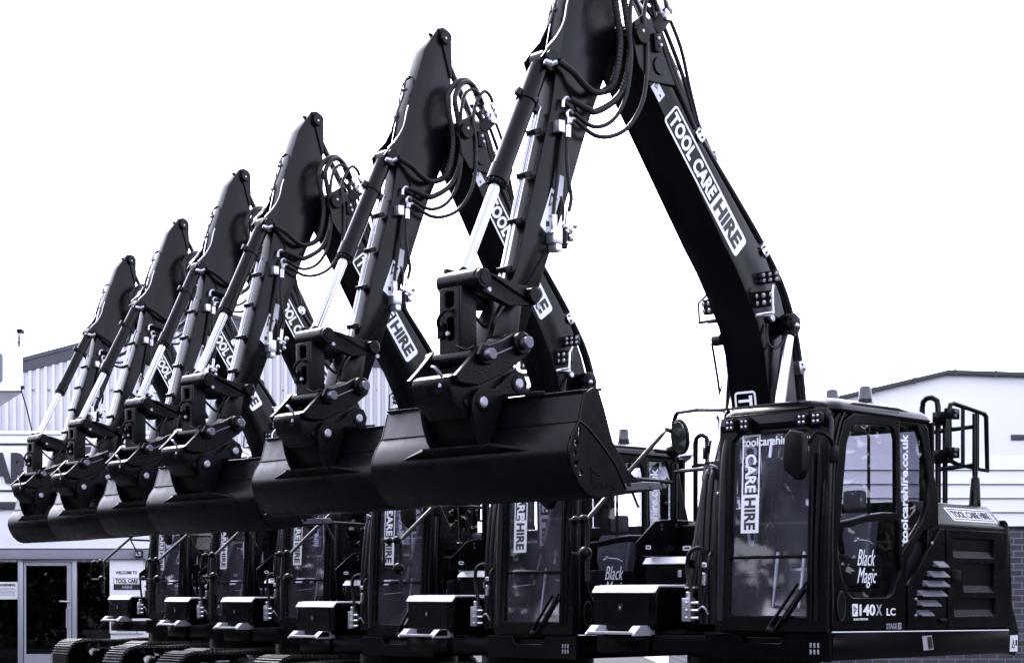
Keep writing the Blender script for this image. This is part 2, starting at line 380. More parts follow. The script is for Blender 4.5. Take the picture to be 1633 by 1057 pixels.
    b = MB(); add_text(b, "SUNDAY", .16, .04, (X(-7.93), -.032, .69), (1, 0, 0), (0, 0, 1), bold=.03); b.build("lettering", M['black'], wb)
    b = MB(); add_text(b, "CLOSED", .14, .035, (X(-7.70), -.032, .69), (1, 0, 0), (0, 0, 1), bold=.02); b.build("lettering", M['black'], wb)
    b = MB(); b.box(X(-7.60), X(-7.585), -.034, -.031, .62, .78); b.build("ruled_line", M['black'], wb)
    b = MB(); b.box(X(-8.02), X(-7.62), -.034, -.031, .655, .66); b.build("ruled_line", M['black'], wb)
    b = MB(); b.box(X(-10.7), X(-10.03), .03, .045, 1.31, 1.66, .002); n = b.build("notice", M['white'], rt)
    b = MB(); add_text(b, "WARNING", .33, .06, (X(-10.24), .0285, 1.60), (1, 0, 0), (0, 0, 1), bold=.05); b.build("lettering", M['black'], n)
    b = MB()
    for i in range(6): b.box(X(-10.62), X(-10.07-.05*random.random()), .026, .0295, 1.53-.028*i, 1.542-.028*i)
    b.build("small_print", M['greytxt'], n)
shop()

def bay():
    rt = empty("upper_bay", (-12.5, 40, 0)); tag(rt, "white boxy upper bay with rounded window, jutting out above the shop roof", "building")
    b = MB(); b.prism([(-2.5, 0), (1.48, 0), (.1, 3), (-2.5, 3)], 6.0, 6.98, 'z', .02); b.build("wall", M['cladding'], rt)
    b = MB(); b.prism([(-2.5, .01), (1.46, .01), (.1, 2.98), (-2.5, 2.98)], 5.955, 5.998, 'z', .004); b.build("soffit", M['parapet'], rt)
    b = MB(); b.plate(rrect(.9, .66, .08), [], .02, (.58, -.012, 6.50)); b.build("window", M['shopglass'], rt); 
    b = MB(); b.plate(rrect(.96, .72, .09), [rrect(.9, .66, .08)], .03, (.58, -.016, 6.50)); b.build("window_frame", M['frame'], rt)
    b = MB(); b.box(.0, 1.0, .02, .03, 6.2, 6.5); b.build("blind", M['gutter'], rt)
    b = MB(); b.tube([(1.47, -.03, 6.1), (1.47, -.05, 5.98), (1.58, -.05, 5.6), (1.72, -.06, 5.02)], .016, 6, 4); b.box(1.46, 1.53, -.12, -.02, 6.02, 6.10, .01); b.build("cable", M['plastic'], rt)
    # the bay stands on the back of the shop roof
    b = MB(); b.box(-2.45, -1.2, .7, 2.9, 4.72, 5.95); b.build("plinth", M['sheet'], rt)
    c = empty("security_camera", (-11.23, 40.4, 6.98)); tag(c, "small security camera on a pale post above the white upper bay", "camera")
    b = MB(); b.tube([(0, 0, 0), (0, 0, .36)], .045, 10); b.box(-.07, .06, -.07, .07, 0, .02, .004); b.build("post", M['frame'], c)
    b = MB(); b.box(-.02, .12, -.14, .10, .36, .46, .03); b.build("camera_head", M['plastic'], c)
    b = MB(); b.tube([(.03, -.05, .05), (.035, -.05, .30)], .015, 6, 0); b.ball((.03, -.05, .15), .03, 8); b.build("cable", M['plastic'], c)
bay()

def right_building():
    rt = empty("clad_building", (6.0, 24, 0)); tag(rt, "white clad building with brick base and dark roof edge behind the nearest excavator", "building")
    X = lambda x: x-6.0
    top = lambda x: 4.36-(max(0, 5.88-x))*.235 if x < 5.88 else 4.36-(x-5.88)*.03
    b = MB(); b.prism([(X(3.0), 2.30), (X(11), 2.30), (X(11), top(11)-.01), (X(5.88), top(5.88)-.01), (X(3.0), top(3.0)-.01)], 0, 12, 'y'); b.build("upper_wall", M['cladding'], rt)
    b = MB(); b.box(X(3.02), X(10.9), .03, 11.9, 0, 2.298); b.build("brick_base", M['brick'], rt)
    b = MB()
    z = 2.31; k = 0
    while z < 3.25:
        # lapped board: leans out at its foot
        b.prism([(-.030, z), (-.006, z+.186), (-.003, z+.186), (-.003, z)], X(3.0), X(11), 'x'); z += .19; k += 1
    b.build("cladding_board", M['cladding'], rt)
    b = MB(); z = 2.31  # dark strips stand in for the shade under each board's foot
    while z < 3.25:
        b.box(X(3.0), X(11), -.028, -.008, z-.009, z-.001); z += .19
    b.build("shadow_gap_strip", M['gutter'], rt)
    b = MB()
    xs = [3.0, 5.88, 6.25, 11]
    for a, c in zip(xs, xs[1:]):
        b.prism([(X(a), top(a)-.008), (X(c), top(c)-.008), (X(c), top(c)+.05), (X(a), top(a)+.05)], -.10, .3, 'y', .008)
    for i in range(14):
        x = 3.2+i*.55; b.box(X(x), X(x+.03), -.115, -.10, top(x)-.03, top(x)+.06)
    b.build("gutter", M['gutter'], rt)
    b = MB(); b.box(X(6.74), X(8.2), -.02, .02, 3.47, 3.545, .004); b.build("vent_slot", M['gutter'], rt)
    rt = empty("far_building", (3.4, 34, 0)); tag(rt, "pale roofed building with dark window strip, behind the second nearest excavator's handrails", "building")
    b = MB(); b.box(-.4, 3.0, .06, 8, 0, 4.02); b.build("wall", M['cladding'], rt)
    b = MB(); b.prism([(-.5, 4.28), (3.0, 4.62), (3.0, 4.32), (-.5, 4.02)], -.15, 8, 'y', .01); b.build("roof", M['roofgrey'], rt)
    b = MB(); b.box(-.4, 3.0, .0, .059, 3.88, 4.10); b.build("window_strip", M['dark'], rt)
    b = MB()
    for i in range(9): b.box(-.35+i*.38, -.31+i*.38, -.02, -.001, 3.88, 4.10)
    b.build("mullion", M['frame'], rt)
    b = MB()
    for zz in (3.80, 3.52, 3.46): b.box(-.4, 3.0, .0, .058, zz, zz+.035)
    b.build("trim", M['gutter'], rt)
right_building()

def bare_tree(x, y, h, seed):
    rnd = random.Random(seed); rt = empty("bare_tree", (x, y, 0))
    b = MB(); segs = []
    def grow(p, d, L, r, lev):
        n = 3; pts = [p]
        for i in range(n):
            d = (d+Vector((rnd.uniform(-.18, .18), rnd.uniform(-.18, .18), rnd.uniform(-.05, .14)))).normalized(); pts.append(pts[-1]+d*L/n)
        segs.append((pts, r, lev))
        if lev >= 4: return
        for k in range(rnd.randint(3, 4) if lev else 6):
            t = rnd.uniform(.35, 1.0) if lev else rnd.uniform(.45, 1.0)
            q = pts[0].lerp(pts[-1], t); a = rnd.uniform(0, 6.28)
            s = Vector((math.cos(a), math.sin(a), rnd.uniform(.1, .8)))
            grow(q, (d*.7+s*.8).normalized(), L*rnd.uniform(.5, .72), r*.5, lev+1)
    grow(Vector((0, 0, 0)), Vector((0, 0, 1)), h*.45, .16, 0)
    for pts, r, lev in segs:
        if lev == 0: b.tube(pts, r, 10, radii=[r*1.3, r*1.05, r*.9, r*.7])
    b.build("trunk", M['bark'], rt)
    b = MB()
    for pts, r, lev in segs:
        if lev: b.tube(pts, r, 4 if lev > 2 else 6, caps=False, radii=[r, r*.8, r*.6, r*.35])
    lf = b.bm
    for pts, r, lev in segs:
        if lev >= 3:
            for k in range(5):
                c = pts[rnd.randint(1, 3)]+Vector((rnd.uniform(-.2, .2), rnd.uniform(-.2, .2), rnd.uniform(-.2, .2)))
                e1 = Vector((rnd.uniform(-1, 1), rnd.uniform(-1, 1), rnd.uniform(-1, 1))).normalized()*.09; e2 = e1.orthogonal().normalized()*.06
                lf.faces.new([lf.verts.new(c-e1), lf.verts.new(c+e2), lf.verts.new(c+e1), lf.verts.new(c-e2)])
    b.build("crown", M['leaf'], rt)
    return rt
t = bare_tree(10.0, 16.0, 7.5, 3); tag(t, "tall thinly leaved tree at the yard edge, mirrored in the nearest cab's side glass", "tree", "trees at the yard edge")
t = bare_tree(11.5, 21.5, 8.0, 5); tag(t, "tallest thinly leaved tree at the yard edge, mirrored in the second cab's side glass", "tree", "trees at the yard edge")
t = bare_tree(10.5, 12.0, 6.5, 9); tag(t, "shortest thinly leaved tree at the yard edge nearest the camera side", "tree", "trees at the yard edge")

def added_tree_belt():  # unseen trees added to darken what the black paint and glass reflect
    rnd = random.Random(21); b = MB(); bm = b.bm
    spots = [(13.5+rnd.uniform(-1, 2.5), y, rnd.uniform(5.0, 6.6)) for y in range(1, 37, 3)]
    spots += [(-6.5-.30*max(y, 0)+rnd.uniform(-2, 0), y, rnd.uniform(4.8, 6.6)) for y in range(-3, 36, 2)]
    spots += [(x, -7+rnd.uniform(-2, 1), rnd.uniform(4.5, 6.5)) for x in range(-9, 15, 3)]
    for x, y, h in spots:
        b.tube([(x, y, 0), (x+.1, y, h*.6)], .14, 6, caps=False)
        blobs = [(Vector((x+rnd.uniform(-1.5, 1.5), y+rnd.uniform(-1.5, 1.5), h*rnd.uniform(.08, .85))), rnd.uniform(.7, 1.3)) for k in range(14)]
        for c, r in blobs:
            for k in range(150):
                d = Vector((rnd.gauss(0, 1), rnd.gauss(0, 1), rnd.gauss(0, 1))).normalized()*r*rnd.random()**.4
                p = c+d; e1 = Vector((rnd.gauss(0, 1), rnd.gauss(0, 1), rnd.gauss(0, 1))).normalized()*.15; e2 = e1.orthogonal().normalized()*.10
                bm.faces.new([bm.verts.new(p-e1), bm.verts.new(p+e2), bm.verts.new(p+e1), bm.verts.new(p-e2)])
    o = b.build("added_tree_belt", M['leaf']); o["kind"] = "stuff"; o["label"] = "unseen tree belt added round the yard to darken reflections in cab glass and paint"; o["category"] = "trees"
added_tree_belt()

# ------------------------------------------------------------------ excavator (built once in its own frame: x forward, y left, z up)
EX = empty("excavator")
GRP = {}                     # part name -> pose group
def part(b, name, m, parent=None, grp=None, angle=35):
    o = b.build(name, M[m], parent or EX, angle)
    if grp: o["pose"] = grp
    return o

# ---- undercarriage
def tracks():
    for sy in (-1, 1):
        y0, y1 = (-1.27, -.77) if sy < 0 else (.77, 1.27)
        b = MB(); loop = []
        zt, rr, xf = .665, .30, 1.36
        n = 15
        for i in range(n): 
            t = i/n; x = -xf+2*xf*t; loop.append((x, zt-.035*math.sin(math.pi*t*2)**2*.6))
        loop += [(xf+rr*math.sin(a), zt-rr+rr*math.cos(a)) for a in [math.pi*i/7 for i in range(7)]]
        for i in range(n): loop.append((xf-2*xf*i/n, zt-2*rr))
        loop += [(-xf-rr*math.sin(a), zt-rr-rr*math.cos(a)) for a in [math.pi*i/7 for i in range(7)]]
        k = len(loop)
        for i in range(k):
            p, q = Vector((loop[i][0], 0, loop[i][1])), Vector((loop[(i+1) % k][0], 0, loop[(i+1) % k][1]))
            c = (p+q)/2; d = (q-p).normalized(); nn = Vector((-d.z, 0, d.x)); L = (q-p).length*.47
            mt = Matrix(((d.x, 0, nn.x, c.x), (0, 1, 0, 0), (d.z, 0, nn.z, c.z), (0, 0, 0, 1)))
            b.box(-L, L, y0, y1, -.035, -.012, 0, mt)
            for f in (-.8, -.05, .7): b.box(L*f, L*f+.016, y0, y1, -.012, .016, 0, mt)
            b.box(-L*.8, L*.8, (y0+y1)/2-.09, (y0+y1)/2+.09, -.10, -.036, 0, mt)
        tr = part(b, "track", 'track')
        b = MB(); b.prism([(-1.2, .16), (1.2, .16), (1.25, .34), (1.0, .52), (-1.0, .52), (-1.25, .34)], y0+.1, y1-.1, 'y', .02); part(b, "track_frame", 'iron', tr)
        b = MB(); b.cyl((1.36, y0+.17, .365), (1.36, y1-.17, .365), .22, 24); part(b, "idler", 'iron', tr)
        b = MB(); b.cyl((-1.36, y0+.15, .365), (-1.36, y1-.15, .365), .22, 18); part(b, "sprocket", 'iron', tr)
tracks()
b = MB(); b.prism([(-.9, .30), (.9, .30), (.6, .62), (-.6, .62)], -.86, .86, 'y', .03); b.cyl((0, 0, .60), (0, 0, .79), .55, 36); part(b, "car_body", 'iron')
# ---- deck
b = MB()
b.plate([(.05, .78), (1.235, .78), (1.235, 1.0), (.83, .995), (.78, .915), (.44, .91), (.39, .985), (.05, .985)], [], .03, (.70, 0, 0), (0, 1, 0), (0, 0, 1), .005)
b.box(-1.95, .68, 1.20, 1.24, .79, .998, .006); b.box(-1.93, .67, -1.14, 1.19, .80, .96, .01)
b.box(.0, .66, -.36, .04, .80, .93, .01)
deck = part(b, "deck", 'gloss')
b = MB(); b.tube([(.70, 1.243, 1.003), (-1.93, 1.243, .985)], .006, 6); part(b, "edge_highlight", 'pipe', deck)  # bright tube stands in for the highlight along the deck edge
b = MB(); b.plate([(-.56, .955), (-.70, .96), (-.73, .845), (-.585, .84)], [], .003, (0, 1.243, 0), (1, 0, 0), (0, 0, 1), .0005); dk = part(b, "reflector", 'silver', deck)
b = MB(); b.plate([(-.63, .948), (-.695, .95), (-.715, .855), (-.65, .852)], [], .003, (0, 1.2455, 0), (1, 0, 0), (0, 0, 1), .0005); part(b, "reflector_face", 'black', deck)
for yy in (1.06,):
    b = MB()
    for i in range(3):
        for j in range(2): b.box(.717, .724, yy+.034*i, yy+.034*i+.016, .835+.05*j, .872+.05*j, .003)
    part(b, "deck_lamp", 'led', deck)
# ---- engine cover and counterweight
b = MB(); b.prism([(1.215, 1.0), (1.215, 1.86), (1.04, 2.05), (-1.0, 2.05), (-1.16, 1.86), (-1.16, 1.0)], -1.93, -.70, 'x', .02, 3)
hood = part(b, "engine_cover", 'paint')
b = MB(); b.prism([(-1.935, .79), (-2.10, .76), (-2.17, .85), (-2.16, .98), (-2.05, 1.20), (-2.02, 1.70), (-1.98, 1.90), (-1.935, 1.93)], -1.15, 1.22, 'y', .03, 3)
cw = part(b, "counterweight", 'gloss')
b = MB(); b.plate([(-2.0, .94), (-2.13, .94), (-2.12, .80), (-1.99, .80)], [], .003, (0, 1.223, 0), (1, 0, 0), (0, 0, 1), .0005); st = part(b, "warning_label", 'white', cw)
b = MB(); b.plate([(-2.02, .83), (-2.045, .91), (-2.07, .83)], [[(-2.031, .838), (-2.045, .885), (-2.059, .838)]], .003, (0, 1.2262, 0), (1, 0, 0), (0, 0, 1), .0003)
b.box(-2.11, -2.085, 1.225, 1.2275, .85, .90); part(b, "warning_mark", 'black', cw)
b = MB()
b.plate([(-.955, 1.015), (-1.915, 1.015), (-1.90, 1.82), (-.925, 1.82)],
        [rrect(.66, .155, .02, -1.355, 1.672), rrect(.50, .235, .02, -1.44, 1.43), rrect(.66, .145, .02, -1.375, 1.185)], .03, (0, 1.232, 0), (1, 0, 0), (0, 0, 1), .006)
sd = part(b, "service_door", 'paint', hood)
b = MB()
for cx, cz, w_, h_ in ((-1.355, 1.672, .66, .155), (-1.44, 1.43, .50, .235), (-1.375, 1.185, .66, .145)):
    b.prism([(1.219, cz-h_/2), (1.238, cz-h_/2), (1.219, cz-h_/2+.05)], cx-w_/2, cx+w_/2, 'x')
    b.box(cx-w_/2, cx+w_/2, 1.2155, 1.2185, cz-h_/2, cz+h_/2)
part(b, "recessed_panel", 'plastic', sd) if False else part(b, "recessed_panel", 'plastic', hood)
b = MB(); b.box(-1.14, -.99, 1.236, 1.258, 1.385, 1.49, .008); b.box(-1.115, -1.015, 1.258, 1.264, 1.40, 1.44, .003); part(b, "door_latch", 'plastic', hood)
b = MB(); b.plate([(-.36, 1.015), (-.935, 1.015), (-.905, 1.82), (-.84, 1.82), (-.36, 1.36)], [], .028, (0, 1.228, 0), (1, 0, 0), (0, 0, 1), .006)
lp = part(b, "louvre_panel", 'paint', hood)
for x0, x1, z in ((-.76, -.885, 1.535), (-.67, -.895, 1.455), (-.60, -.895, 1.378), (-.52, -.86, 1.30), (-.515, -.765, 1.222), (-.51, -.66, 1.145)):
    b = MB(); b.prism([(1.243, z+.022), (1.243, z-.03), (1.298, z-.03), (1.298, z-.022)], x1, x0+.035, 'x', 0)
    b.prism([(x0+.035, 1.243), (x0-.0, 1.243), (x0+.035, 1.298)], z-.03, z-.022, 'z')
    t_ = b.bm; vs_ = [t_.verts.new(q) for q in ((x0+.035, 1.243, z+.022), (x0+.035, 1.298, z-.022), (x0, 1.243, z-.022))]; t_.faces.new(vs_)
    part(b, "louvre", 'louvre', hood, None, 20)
for x, z in ((-.46, 1.25), (-.46, 1.12), (-.52, 1.22), (-.70, 1.70)):
    b = MB(); b.cyl((x, 1.24, z), (x, 1.256, z), .014, 10, .003); part(b, "bolt", 'fitting', hood)
b = MB(); b.tube([(-.82, 1.245, 1.075), (-.86, 1.255, 1.085), (-.90, 1.25, 1.07)], .018, 8); part(b, "cable_exit", 'plastic', hood)
# chamfer sticker on the hood: chamfer runs (1.215,1.86)->(1.04,2.05)
cu = Vector((0, -.175, .19)).normalized()
so = Vector((-1.50, 1.131, 1.953))
b = MB(); b.plate(rrect(.70, .155, .012), [], .003, so, (-1, 0, 0), cu, .0005); hs_ = part(b, "hood_sticker", 'white', hood)
so2 = so+Vector((0, .19, .175)).normalized()*.003
b = MB(); b.plate(rrect(.66, .125, .012), [rrect(.64, .105, .01)], .002, so2, (-1, 0, 0), cu, .0003); add_text(b, "TOOL CARE HIRE", .60, .080, so2, (-1, 0, 0), cu, bold=.04)
part(b, "lettering", 'signgrey', hood)
# ---- rear handrails on the hood
def rail(pts, r=.02, name="handrail", parent=hood, m='gloss', smooth=0):
    b = MB(); b.tube(pts, r, 10, smooth); return part(b, name, m, parent)
rail([(-1.80, .64, 2.0), (-1.80, .64, 2.92), (-1.80, .63, 2.98), (-1.80, .58, 3.01), (-1.80, .53, 3.01), (-1.80, .49, 2.98), (-1.80, .48, 2.92), (-1.80, .48, 2.1)], .025)
rail([(-1.80, .44, 2.70), (-1.80, .98, 2.73)], .02)
rail([(-1.80, .63, 2.38), (-1.80, .98, 2.40)], .02)
rail([(-1.80, .71, 2.05), (-1.80, .71, 2.80)], .022)
b = MB(); b.tube([(-1.80, 1.0, 2.04), (-1.80, 1.0, 2.28), (-1.80, 1.0, 2.30), (-1.80, 1.0, 2.84)], .024, 10, radii=[.05, .04, .024, .024]); part(b, "rail_post", 'gloss', hood)
g = [(-1.50, .93, 2.46), (-1.50, .93, 2.86), (-1.515, .93, 2.90), (-1.56, .93, 2.915), (-1.78, .93, 2.895), (-2.07, .93, 2.865), (-2.11, .93, 2.84), (-2.13, .93, 2.37), (-1.63, .93, 2.40), (-1.54, .93, 2.42), (-1.50, .93, 2.46)]
b = MB(); b.tube(g, .021, 10); gt = part(b, "rail_gate", 'gloss', hood)
b = MB(); b.tube([(-1.72, .93, 2.39), (-1.72, .93, 2.90)], .018, 8); b.tube([(-1.96, .93, 2.38), (-1.96, .93, 2.88)], .018, 8); part(b, "rail_bar", 'gloss', hood)
for z in (2.43, 2.76):
    b = MB(); b.box(-1.83, -1.77, .60, .76, z, z+.12, .008)
    b.box(-1.62, -1.46, .90, .96, z+.02, z+.11, .008); part(b, "rail_clamp", 'gloss', hood)
    b = MB(); b.cyl((-1.54, .955, z+.045), (-1.54, .972, z+.045), .016, 10, .003); b.cyl((-1.54, .955, z+.085), (-1.54, .972, z+.085), .016, 10, .003); part(b, "bolt", 'pin', hood)

# ---- cab
side_out = [(.70, 1.0), (.745, 1.30), (.745, 1.60), (.71, 2.1), (.66, 2.46), (.60, 2.62), (.50, 2.72), (.36, 2.755), (-.25, 2.76), (-.58, 2.72), (-.70, 2.62), (-.76, 2.36), (-.86, 2.06), (-.86, 1.84), (-.62, 1.79), (-.345, 1.50), (-.345, 1.0)]
door_gl = [(.565, 1.84), (.525, 2.14), (.485, 2.42), (.43, 2.54), (.35, 2.585), (-.08, 2.60), (-.16, 2.575), (-.19, 2.50), (-.195, 1.93), (.0, 1.925), (.22, 1.90), (.42, 1.86)]
low_gl = [(.57, 1.78), (.60, 1.66), (.60, 1.58), (.55, 1.42), (.47, 1.30), (.40, 1.265), (-.07, 1.265), (-.15, 1.30), (-.26, 1.47), (-.225, 1.86), (0, 1.862), (.22, 1.84), (.42, 1.80)]
quart = [(-.285, 2.625), (-.53, 2.63), (-.60, 2.53), (-.70, 2.23), (-.70, 2.01), (-.60, 1.87), (-.32, 1.63)]
door_out = [(.665, 1.02), (.665, 1.55), (.655, 1.85), (.60, 2.42), (.52, 2.60), (.40, 2.665), (-.245, 2.69), (-.245, 1.60), (-.335, 1.48), (-.335, 1.02)]
b = MB()
b.plate(side_out, [door_out, quart], .05, (0, 1.19, 0), (1, 0, 0), (0, 0, 1), .012)
rs_out = [(q[0], q[1]) for q in side_out[:-4]]+[(-.86, 1.0)]
b.plate(rs_out, [[(.55, 1.45), (.52, 2.14), (.45, 2.55), (-.55, 2.58), (-.68, 2.2), (-.70, 1.55)]], .05, (0, .20, 0), (1, 0, 0), (0, 0, 1), .012)
# front frame, tilted
fv = Vector((-.04, 0, 1)).normalized(); fu = Vector((0, 1, 0)); fo = Vector((.725, 0, 1.0))
WS = [(.31, .125), (1.035, .125), (1.035, 1.50), (1.0, 1.53), (.36, 1.53), (.31, 1.48)]
b.plate([(.175, .0), (1.225, .0), (1.225, 1.60), (1.18, 1.69), (.22, 1.69), (.175, 1.62)], [WS], .05, fo, fu, fv, .012)
b.plate([(.175, 1.0), (1.2, 1.0), (1.2, 2.68), (.175, 2.68)], [[(.27, 1.72), (1.13, 1.72), (1.13, 2.62), (.27, 2.62)]], .04, (-.80, 0, 0), (0, 1, 0), (0, 0, 1), .008)
b.box(-.84, .70, .20, 1.19, .985, 1.03)
cab = part(b, "cab", 'paint')
# roof: rounded cap over the shell
b = MB(); rings = []
for ins, z in ((.05, 2.655), (.012, 2.665), (.0, 2.685), (.018, 2.715), (.055, 2.745), (.12, 2.772), (.22, 2.79), (.36, 2.80)):
    w0, w1, h0, h1 = -.755+ins, .645-ins*.8, .15+ins*.8, 1.245-ins*.8
    pl = [(x+(w0+w1)/2, y+(h0+h1)/2, z) for x, y in rrect(w1-w0, h1-h0, .10, 0, 0, 5)]
    rings.append([b.bm.verts.new(q) for q in pl])
for A, B_ in zip(rings, rings[1:]):
    for k in range(len(A)): b.bm.faces.new((A[k], A[(k+1) % len(A)], B_[(k+1) % len(A)], B_[k]))
b.bm.faces.new(rings[0][::-1]); b.bm.faces.new(rings[-1])
part(b, "roof", 'gloss', cab)
b = MB(); b.tube([(.655, 1.222, 1.05), (.665, 1.222, 1.7), (.635, 1.222, 2.30), (.60, 1.222, 2.48), (.52, 1.222, 2.64), (.40, 1.222, 2.70), (-.24, 1.222, 2.715)], .012, 6, 4); part(b, "door_seal", 'rubber', cab)
b = MB(); b.plate(door_out, [door_gl, low_gl], .04, (0, 1.215, 0), (1, 0, 0), (0, 0, 1), .010); door = part(b, "door", 'gloss', cab)
b = MB(); b.plate(door_gl, [], .006, (0, 1.213, 0), (1, 0, 0), (0, 0, 1), .001); part(b, "upper_window", 'glass', door)
b = MB(); b.plate(low_gl, [], .006, (0, 1.213, 0), (1, 0, 0), (0, 0, 1), .001); part(b, "lower_window", 'glass', door)
b = MB(); b.box(.13, .155, 1.195, 1.21, 1.91, 2.59, .003); part(b, "window_divider", 'plastic', door)
b = MB(); b.plate(arc(.575, 1.20, .05, 0, 360, 16)[:-1], [], .014, (0, 1.24, 0), (1, 0, 0), (0, 0, 1), .004)
b.bm.transform(Matrix.Translation((.575, 0, 1.20)) @ Matrix.Diagonal((1, 1, 2.1, 1)) @ Matrix.Translation((-.575, 0, -1.20))); dh = part(b, "door_handle", 'plastic', door)
b = MB(); b.tube([(.575+.052*math.cos(a), 1.244, 1.20+.11*math.sin(a)) for a in [2*math.pi*i/20 for i in range(21)]], .006, 6, caps=False); part(b, "handle_ring", 'grey', door)
b = MB(); b.tube([(.30, 1.17, 1.69), (.22, 1.16, 1.705), (.10, 1.16, 1.70), (.04, 1.17, 1.675)], .009, 6, 3); b.ball((.24, 1.16, 1.71), .02, 8); part(b, "inner_handle", 'fitting', door)
b = MB(); b.plate(quart, [], .006, (0, 1.196, 0), (1, 0, 0), (0, 0, 1), .001); part(b, "quarter_window", 'darkglass', cab)
b = MB(); b.plate([(.55, 1.45), (.52, 2.14), (.45, 2.55), (-.55, 2.58), (-.68, 2.2), (-.70, 1.55)], [], .006, (0, .20, 0), (1, 0, 0), (0, 0, 1), .001); part(b, "side_window", 'glass', cab)
b = MB(); b.plate([(.27, 1.72), (1.13, 1.72), (1.13, 2.62), (.27, 2.62)], [], .006, (-.80, 0, 0), (0, 1, 0), (0, 0, 1), .001); part(b, "rear_window", 'glass', cab)
b = MB(); b.plate([(.31, .585), (1.035, .585), (1.035, 1.50), (1.0, 1.53), (.36, 1.53), (.31, 1.48)], [], .006, fo-Vector((.008, 0, 0)), fu, fv, .001); ws = part(b, "windscreen", 'mottled', cab)
b = MB(); b.plate([(.31, .125), (1.035, .125), (1.035, .565), (.31, .565)], [], .006, fo-Vector((.008, 0, 0)), fu, fv, .001); part(b, "lower_windscreen", 'mottled', cab)
b = MB(); b.box(.30, 1.045, -.012, .012, .562, .588, .004); b.bm.transform(Matrix(((0, 1, -.04, fo.x-.008), (1, 0, 0, 0), (0, 0, 1, 1.0), (0, 0, 0, 1)))); part(b, "windscreen_bar", 'plastic', cab)
# A-pillar outer trim strips and front details
b = MB(); b.tube([(.735, 1.13, 1.08), (.725, 1.13, 1.7), (.69, 1.14, 2.3), (.665, 1.14, 2.50)], .022, 8, 4); b.tube([(.745, 1.09, 1.08), (.735, 1.09, 1.7), (.705, 1.09, 2.35)], .012, 8, 4); part(b, "pillar_trim", 'plastic', cab)
b = MB(); b.tube([(.735, .225, 1.08), (.725, .225, 1.7), (.69, .225, 2.3), (.665, .24, 2.50)], .03, 8, 4); part(b, "pillar_trim", 'grey', cab)
b = MB(); b.plate([(.09, 0), (1.02, 0), (.98, .10), (.12, .10)], [], .010, (.64, 0, 2.745), (0, 1, 0), Vector((1, 0, -.05)), .002); b.tube([(.735, .09, 2.742), (.735, .97, 2.745)], .006, 6); part(b, "rain_visor", 'plastic', cab)
b = MB(); b.prism([(.60, 2.56), (.69, 2.555), (.715, 2.60), (.70, 2.67), (.60, 2.68)], .20, 1.20, 'y', .012); part(b, "roof_fascia", 'gloss', cab)
def lamp(c, parent, rows=2, cols=2, sx=.10, sz=.10, nrm=(1, 0, 0), grp=None, mname='plastic'):
    c = Vector(c); nn = Vector(nrm).normalized(); uu = Vector((0, 0, 1)).cross(nn).normalized(); vv = nn.cross(uu)
    b = MB(); b.plate(rrect(sx, sz, .015), [], .05, c-nn*.03, uu, vv, .004); o = part(b, "work_light", mname, parent, grp)
    b = MB()
    for i in range(cols):
        for j in range(rows):
            q = c+uu*((i-(cols-1)/2)*sx*.45)+vv*((j-(rows-1)/2)*sz*.45)
            b.lathe(q-nn*.006, q+nn*.01, [(0, .001), (.001, sx*.125), (.004, sx*.125), (.0055, sx*.08), (.007, .001)], 10)
    return o, b
for yy in (.345, .485, 1.025, 1.155):
    o, b2 = lamp((.785, yy, 2.605), cab, sx=.085, sz=.09); part(b2, "lamp_lens", 'led', cab)
    b = MB(); b.box(.69, .755, yy-.02, yy+.02, 2.60, 2.66, .004); part(b, "lamp_bracket", 'plastic', cab)
# beacons
for yy in (.585, .90):
    b = MB(); b.lathe((-.27, yy, 2.79), (-.27, yy, 3.0), [(0, .065), (.03, .065), (.035, .055), (.06, .055), (.064, .001)], 20); part(b, "beacon_base", 'grey', cab)
    b = MB(); b.lathe((-.27, yy, 2.85), (-.27, yy, 3.0), [(0, .052), (.085, .047), (.10, .040), (.106, .001)], 20); part(b, "beacon", 'lens', cab)
# mirrors
b = MB(); b.prism([(1.00, 2.46), (1.05, 2.515), (1.155, 2.49), (1.175, 2.44), (1.18, 2.20), (1.14, 2.14), (1.10, 2.135), (1.00, 2.21), (.985, 2.26)], .90, .97, 'x', .018, 3); part(b, "door_mirror", 'plastic', cab)
b = MB(); b.plate([(1.01, 2.45), (1.05, 2.50), (1.15, 2.475), (1.165, 2.21), (1.12, 2.155), (1.01, 2.22)], [], .004, (.897, 0, 0), (0, 1, 0), (0, 0, 1), .001); part(b, "mirror_glass", 'mirror', cab)
b = MB(); b.tube([(.89, 1.10, 2.36), (.86, 1.17, 2.44), (.84, 1.20, 2.49), (.80, 1.25, 2.48), (.72, 1.255, 2.43), (.68, 1.235, 2.36)], .015, 8, 4); b.ball((.885, 1.10, 2.36), .032, 10); b.box(.63, .71, 1.22, 1.265, 2.28, 2.40, .01); part(b, "mirror_arm", 'plastic', cab)
# wiper
b = MB()
b.tube([(.765, .70, 1.02), (.762, .98, 1.37)], .014, 8); b.tube([(.765, .77, 1.02), (.762, 1.06, 1.38)], .012, 8)
b.tube([(.757, .86, 1.10), (.757, 1.04, 1.33)], .02, 8)
b.ball((.76, .73, 1.01), .04, 10); part(b, "wiper", 'plastic', cab)
